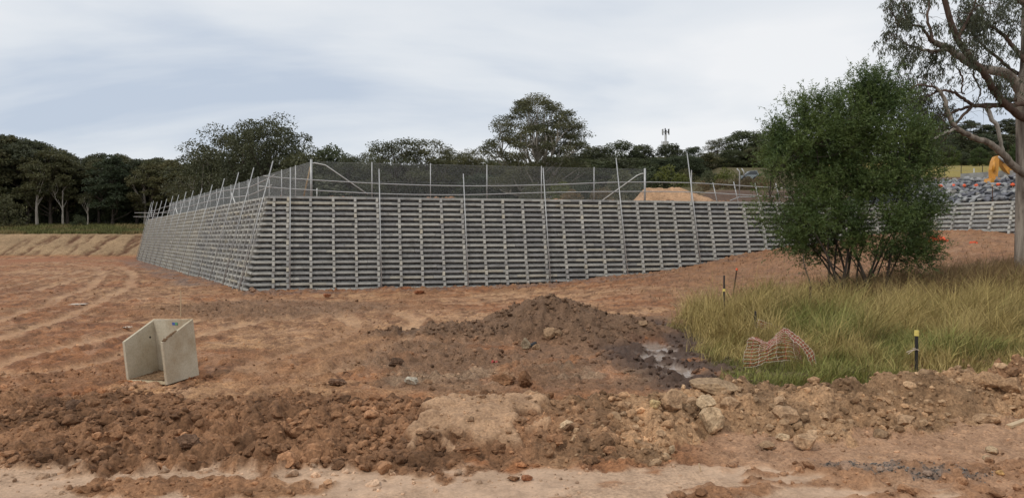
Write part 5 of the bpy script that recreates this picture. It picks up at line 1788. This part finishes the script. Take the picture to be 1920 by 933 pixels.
# a crumpled rag
def rag(px, py, w, h_, mat, label, seed, d=None):
    p = ground_at(px, py)
    g = np.random.default_rng(seed)
    nx, ny = 12, 8
    U, Vv = np.meshgrid(np.linspace(-.5, .5, nx), np.linspace(-.5, .5, ny))
    s_ = w * p[1] / F
    zz = .05 + .09 * np.abs(fbm(U * 3 + seed, Vv * 3, 3, seed))
    V = np.stack([U * s_ * (1 + .3 * fbm(Vv * 3, U * 2, 2, seed)), Vv * s_ * 1.1, zz * h_ / 8], -1).reshape(-1, 3)
    idx = np.arange(nx * ny).reshape(ny, nx)
    Qr = np.stack([idx[:-1, :-1], idx[:-1, 1:], idx[1:, 1:], idx[1:, :-1]], -1).reshape(-1, 4)
    V2 = np.concatenate([V, V - np.array([0, 0, .008])])
    o_ = link('rag', mesh('rag', V2, np.concatenate([Qr, Qr[:, ::-1] + nx * ny]), True), mat)
    o_.location = tuple(p)
    tag(o_, label, 'litter')


rag(237, 616, 13, 5, M_NETW, 'white crumpled rag on the red ground behind the headwall', 5)
rag(928, 676, 12, 6, M_NETR, 'small scrap of red net on the muddy flat below the mound', 9)
rag(145, 570, 26, 1, M_NETW, 'long thin white strip lying on the red ground beyond the headwall', 12)
bk_ = boulder(770, 722, 28, 18, 470, np.array([0.55, 0.50, 0.40]), 'pale cream broken pipe collar lying among the clods', 'pipe_collar')
bk_['category'] = 'pipe piece'

# ------------------------------------------------------------------ sand heap on the terrace
X, Y = np.meshgrid(np.linspace(-4, 4, 90), np.linspace(-3, 3, 60))
r_ = np.hypot((X + .4 * fbm(X * .6, Y * .6, 3, 500)) / 3.3, (Y + .3 * fbm(X * .6, Y * .6, 3, 504)) / 2.4)
Zs = 1.62 * np.clip(1.05 - np.sqrt(r_ ** 2 + .03), 0, 1) + .75 * np.clip(1 - np.hypot((X + 2.3) / 1.8, Y / 1.8), 0, 1)
Zs = np.maximum(Zs + (.10 * billow(X * 1.8, Y * 1.8, 4, 510) - .05) * sm(0, .3, Zs), 0) - .12
idx = np.arange(X.size).reshape(X.shape)
Q = np.stack([idx[:-1, :-1], idx[:-1, 1:], idx[1:, 1:], idx[1:, :-1]], -1).reshape(-1, 4)
sx, sy = (1268 - 960) / F * 59.5, 59.5
cs_ = np.array([0.42, 0.262, 0.155]) * (1 + .15 * np.clip(fbm(X, Y, 3, 520), -1, 1))[..., None]
sand = link('sand_heap', mesh('sand_heap', np.stack([X, Y, Zs], -1).reshape(-1, 3), Q, True, cs_.reshape(-1, 3), np.zeros(X.size)), M_CLOD)
sand.location = (sx, sy, float(terr_z(sx, sy)))
tag(sand, 'heap of orange sandy soil on the terrace behind the handrail', 'heap')
# spoil along the wall's top edge
n = 1500
u = gs.uniform(0.5, 31, n)
w = gs.uniform(.15, 2.4, n)
xy = CT + DF * u[:, None] - NF * w[:, None]
scatter('spoil', SMALL, xy[:, 0], xy[:, 1], .03 + .14 * gs.random(n) ** 3 * sm(-.1, .4, fbm(u * .3, u * 0, 3, 530)), gs, 'loose orange spoil along the terrace edge', M_CLOD, np.tile(np.array([0.36, 0.21, 0.13]), (n, 1)), zfun=lambda x, y: terr_z(x, y) + .02, sink=.1)

# ------------------------------------------------------------------ blue stone slope, kerb wall, markers
rip = thing('stone_slope', 'slope of loose blue grey stones above the short crib wall', 'stone slope')
mb = MB()
X, Y = np.meshgrid(np.linspace(24, 47, 70), np.linspace(45, 70, 80))
inside = ((np.stack([X, Y], -1) - CI) @ (-NL))
Zr = ZT - .1 + np.clip(inside, 0, 6.2) * .36
Zr = Zr + .15 * fbm(X * .8, Y * .8, 3, 600)
idx = np.arange(X.size).reshape(X.shape)
Q = np.stack([idx[:-1, :-1], idx[:-1, 1:], idx[1:, 1:], idx[1:, :-1]], -1)
inf_ = (np.stack([X, Y], -1) - CT) @ (-NF)
ok = (inside[:-1, :-1] > .35) & (inside[:-1, :-1] < 6.6) & ((inf_[:-1, :-1] > .4) | (((np.stack([X, Y], -1) - CI) @ RD)[:-1, :-1] > -.3))
Q = Q[ok].reshape(-1, 4)
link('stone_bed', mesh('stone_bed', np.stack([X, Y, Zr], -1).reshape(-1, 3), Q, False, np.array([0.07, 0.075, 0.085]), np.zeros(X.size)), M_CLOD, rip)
M_BLUESTONE = concrete_mat('blue_stone', (0.25, 0.252, 0.255), (0.165, 0.168, 0.172), .45, 3.0)
smesh = []
for i in range(10):
    V, Fc = rock_shape(620 + i, 2, 12, .06)
    smesh.append(mesh('stone', V, Fc))
gq = np.random.default_rng(640)
cand = []
for s_ in np.arange(.5, 6.3, .42):
    for t_ in np.arange(-11, 13, .52):
        cand.append((s_ + gq.uniform(-.18, .18), t_ + gq.uniform(-.2, .2)))
vis = []
for s_, t_ in cand:
    p = CI + RD * t_ - NL * s_
    px = 960 + F * p[0] / p[1]
    if 1700 < px < 1935 and (t_ > -.3 or (p - CT) @ (-NF) > .4):
        vis.append((p, s_, abs(px - 1830)))
vis.sort(key=lambda v: v[2])
extra = MB()
for i, (p, s_, _) in enumerate(vis):
    z = ZT - .08 + s_ * .36 + gq.uniform(-.03, .14)
    sz = np.array([gq.uniform(.22, .42), gq.uniform(.18, .32), gq.uniform(.12, .22)])
    if i < 300:
        o_ = link('stone', smesh[i % 10], M_BLUESTONE, rip)
        o_.location = (p[0], p[1], z)
        o_.scale = tuple(sz)
        o_.rotation_euler = tuple(gq.uniform(-.7, .7, 2)) + (gq.uniform(0, 6.28),)
    else:
        V, Fc = rock_shape(620 + i % 10, 2, 12, .06)
        extra.add(V * sz + np.array([p[0], p[1], z]), None, Fc)
if extra.n:
    tag(extra.build('loose_stones', M_BLUESTONE, rip), kind='stuff')
kw = CI - NL * 6.6
k0, k1 = kw + RD * -1.5, kw + RD * 18
kd = (k1 - k0) / np.linalg.norm(k1 - k0)
mbk = MB().prism([(*(k0), 7.3), (*(k0), 8.32), (*(k0 - NL * .25), 8.32), (*(k0 - NL * .25), 7.3)], (*(kd * 19), 0))
kerb = mbk.build('concrete_wall', M_CRIB)
tag(kerb, 'low pale concrete wall along the top of the blue stone slope', 'wall')
for i, (px, py) in enumerate(((1763, 350), (1787, 349), (1807, 349.5), (1829, 349), (1871, 347), (1898, 347))):
    d = None
    best = None
    for dd in np.arange(50, 62, .1):
        p = P(px, py, dd)
        ins = (p[:2] - CI) @ (-NL)
        zz = ZT - .1 + np.clip(ins, 0, 6.2) * .36
        if best is None or abs(zz + .2 - p[2]) < best[0]:
            best = (abs(zz + .2 - p[2]), p)
    p = best[1]
    t_ = thing('marker_flag', 'orange marker tied to a peg in the blue stone slope', 'marker', tuple(p), 'orange markers in a row on the stone slope')
    V, Fc = rock_shape(650 + i, 2, 3, .35, True)
    link('flag', mesh('flag', V * np.array([.16, .10, .13]) + np.array([0, 0, .05]), Fc, True), M_ORANGE, t_)
    MB().tube([(0, 0, -.5), (0, 0, .05)], .02, 5).build('peg', M_TIMBER, t_)
t_ = stake(1860, 345, 378, 53.6, .03, M_RUST, 'thin rusty star picket standing at the foot of the blue stone slope', capm=M_TIMBER, caph=.14)
t_.location.z = 5.6
for ch in t_.children:
    if ch.name.startswith('shaft'):
        ch.data = MB().tube([(0, 0, 0), (0, 0, 1.15)], .03, 6).mesh('shaft')
        ch.data.materials.append(M_RUST)
    else:
        ch.data = MB().tube([(0, 0, 1.02), (0, 0, 1.17)], .06, 8).mesh('cap')
        ch.data.materials.append(M_TIMBER)
# field fence posts
fp = thing('field_fence', 'post and wire fence along the near edge of the olive field', 'fence')
fpts = []
for px in (1770, 1801, 1841, 1881, 1921, 1961):
    x_ = (px - 960) / F * 76
    z_ = float(terr_z(x_, 76))
    fpts.append((x_, 76, z_))
    MB().tube([(x_, 76, z_ - .2), (x_, 76, z_ + 1.0)], .03, 6).build('post', M_BLACK, fp)
for h_ in (.5, .9):
    MB().tube([(a, b, c + h_) for a, b, c in fpts], .008, 4).build('wire', M_WIRE, fp)
x_ = (1825 - 960) / F * 75.5
MB_ = thing('marker_post', 'short white marker post in front of the olive field fence', 'post', (x_, 75.5, float(terr_z(x_, 75.5))))
MB().box((0, 0, .35), (.09, .09, .8)).build('shaft', M_WHITE, MB_)

# ------------------------------------------------------------------ excavator behind the stone slope
EX = thing('excavator', 'orange yellow excavator with folded arm behind the blue stone slope', 'excavator', (0, 0, 0))
ed = 60.4
ep = lambda px, py, dd=0.: P(px, py, ed + dd)


def arm(pts_px, th, name, dd=0., parent=EX, mat=M_MACH):
    o_ = np.array([ep(a, b, dd - th / 2) for a, b in pts_px])
    v = np.array([0, th, 0])
    return MB().prism(o_, v).build(name, mat, parent)


arm([(1859, 336), (1858, 318), (1861, 303), (1865, 294), (1869, 293), (1872, 300), (1871, 318), (1869, 336)], .42, 'stick')
arm([(1869, 292), (1874, 291), (1886, 302), (1899, 313), (1911, 332), (1925, 345), (1930, 358), (1918, 352), (1903, 336), (1889, 325), (1880, 312), (1874, 301)], .5, 'boom', .55)
cyl = MB().tube([ep(1871, 294, .1), ep(1883, 305, .2)], .09, 10).build('cylinder', M_STEEL, EX, True)
MB().tube([ep(1862, 302, -.28), ep(1863, 322, -.28)], .09, 10).build('cylinder', M_MACH, EX, True)
arm([(1858, 334), (1874, 334), (1878, 346), (1866, 352), (1855, 346)], .9, 'bucket', 0, EX, M_MACH)
bc = ep(1975, 340, 6.5)
gz0 = float(terr_z(bc[0], bc[1]))
MB().box((bc[0] + .4, bc[1], gz0 + 1.5), (3.4, 2.6, 1.1)).build('body', M_MACH, EX)
cab = MB().box((bc[0] - .6, bc[1] - .75, gz0 + 2.35), (1.5, 1.0, 1.6)).build('cab', M_MACH, EX)
MB().box((bc[0] - .6, bc[1] - 1.26, gz0 + 2.5), (1.2, .02, 1.0)).build('window', M_GLASS, cab)
for sy_ in (-1.0, 1.0):
    th = np.linspace(0, 2 * np.pi, 20, endpoint=False)
    o_ = [(bc[0] + (1.6 if math.cos(a) > 0 else -1.6) + .42 * math.cos(a), bc[1] + sy_ - .3, gz0 + .45 + .42 * math.sin(a)) for a in th]
    MB().prism(o_, (0, .6, 0)).build('track', M_DARK, EX)

# ------------------------------------------------------------------ vehicle half hidden behind the shrubs
vx, vy = (1402 - 960) / F * 74, 74.0
vz = CAM_Z + (HOR - 336) / F * vy
veh = thing('parked_truck', 'grey parked truck half hidden behind dry grass above the cut slope', 'truck', (vx, vy, vz - .35))
veh.scale = (.72,) * 3
M_VEH = plain('grey_vehicle_paint', (0.22, 0.25, 0.26), .4)
body = [(-1.1, -.7, .5), (-1.0, -.7, .95), (-.35, -.7, 1.0), (.05, -.7, 1.5), (.95, -.7, 1.55), (1.2, -.7, 1.0), (1.25, -.7, .45)]
MB().prism(body, (0, 1.6, 0)).build('body', M_VEH, veh)
MB().prism([(-.28, -.712, 1.02), (.08, -.712, 1.43), (.88, -.712, 1.47), (1.05, -.712, 1.03)], (0, -.01, 0)).build('side_window', M_GLASS, veh)
MB().prism([(-.345, -.6, 1.02), (.035, -.6, 1.47), (.02, -.6, 1.49), (-.365, -.6, 1.03)], (0, 1.4, 0)).build('windscreen', M_GLASS, veh)
for xx in (-.65, .75):
    th = np.linspace(0, 2 * np.pi, 16, endpoint=False)
    MB().prism([(xx + .33 * math.cos(a), -.75, .45 + .33 * math.sin(a)) for a in th], (0, .25, 0)).build('wheel', M_DARK, veh)
lp = thing('crank_post', 'pair of pale posts with cranked tops in front of the parked truck', 'post')
for px, px2_, yb in ((1386, 1381, 372), (1394, 1390, 330)):
    MB().tube([P(px, yb, 62), P(px, 322, 62), P(px2_, 316, 62)], .05, 8).build('post', M_STEEL, lp, True)
stake(1296, 317, 378, 57.2, .04, M_STEEL, 'single grey steel post in front of the sand heap beside the tallest pole', name='steel_post', cat='post').location.z = ZT - .2
for o in COL.objects:
    if o.get('label', '').startswith('single grey steel post'):
        for ch in o.children:
            ch.data = MB().tube([(0, 0, 0), (0, 0, 2.55)], .04, 8).mesh('shaft')
            ch.data.materials.append(M_STEEL)

# ------------------------------------------------------------------ phone mast
td = 260.0
tp_ = P(1247.5, 272, td)
mast = thing('phone_mast', 'tall phone mast with antenna panels rising above the dark trees', 'mast', (tp_[0], td, 10))
zt_ = CAM_Z + (HOR - 247) / F * td - 10
MB().tube([(0, 0, 0), (0, 0, zt_)], np.array([.55, .35]), 8).build('pole', M_STEEL, mast, True)
for i in range(6):
    a = i * math.pi / 3 + .2
    MB().box((1.15 * math.cos(a), 1.15 * math.sin(a), zt_ - .1), (.32, .32, 1.5 if i % 2 else 2.0)).build('antenna', M_DARK if i % 3 else M_STEEL, mast)
ring = MB()
ring.tube([(.95 * math.cos(a), .95 * math.sin(a), zt_ - .2) for a in np.linspace(0, 6.283, 13)], .08, 5, False)
for i in range(3):
    a = i * 2.1
    ring.tube([(0, 0, zt_ - .2), (math.cos(a), math.sin(a), zt_ - .2)], .07, 4)
ring.build('top_frame', M_STEEL, mast)
MB().tube([(0, 0, zt_ - 4.6), (0, 0, zt_ - 3.3)], 1.0, 10).build('equipment_ring', M_STEEL, mast)
MB().box((-1.25, 0, zt_ - 4.0), (.2, .3, 1.7)).build('antenna', M_STEEL, mast)
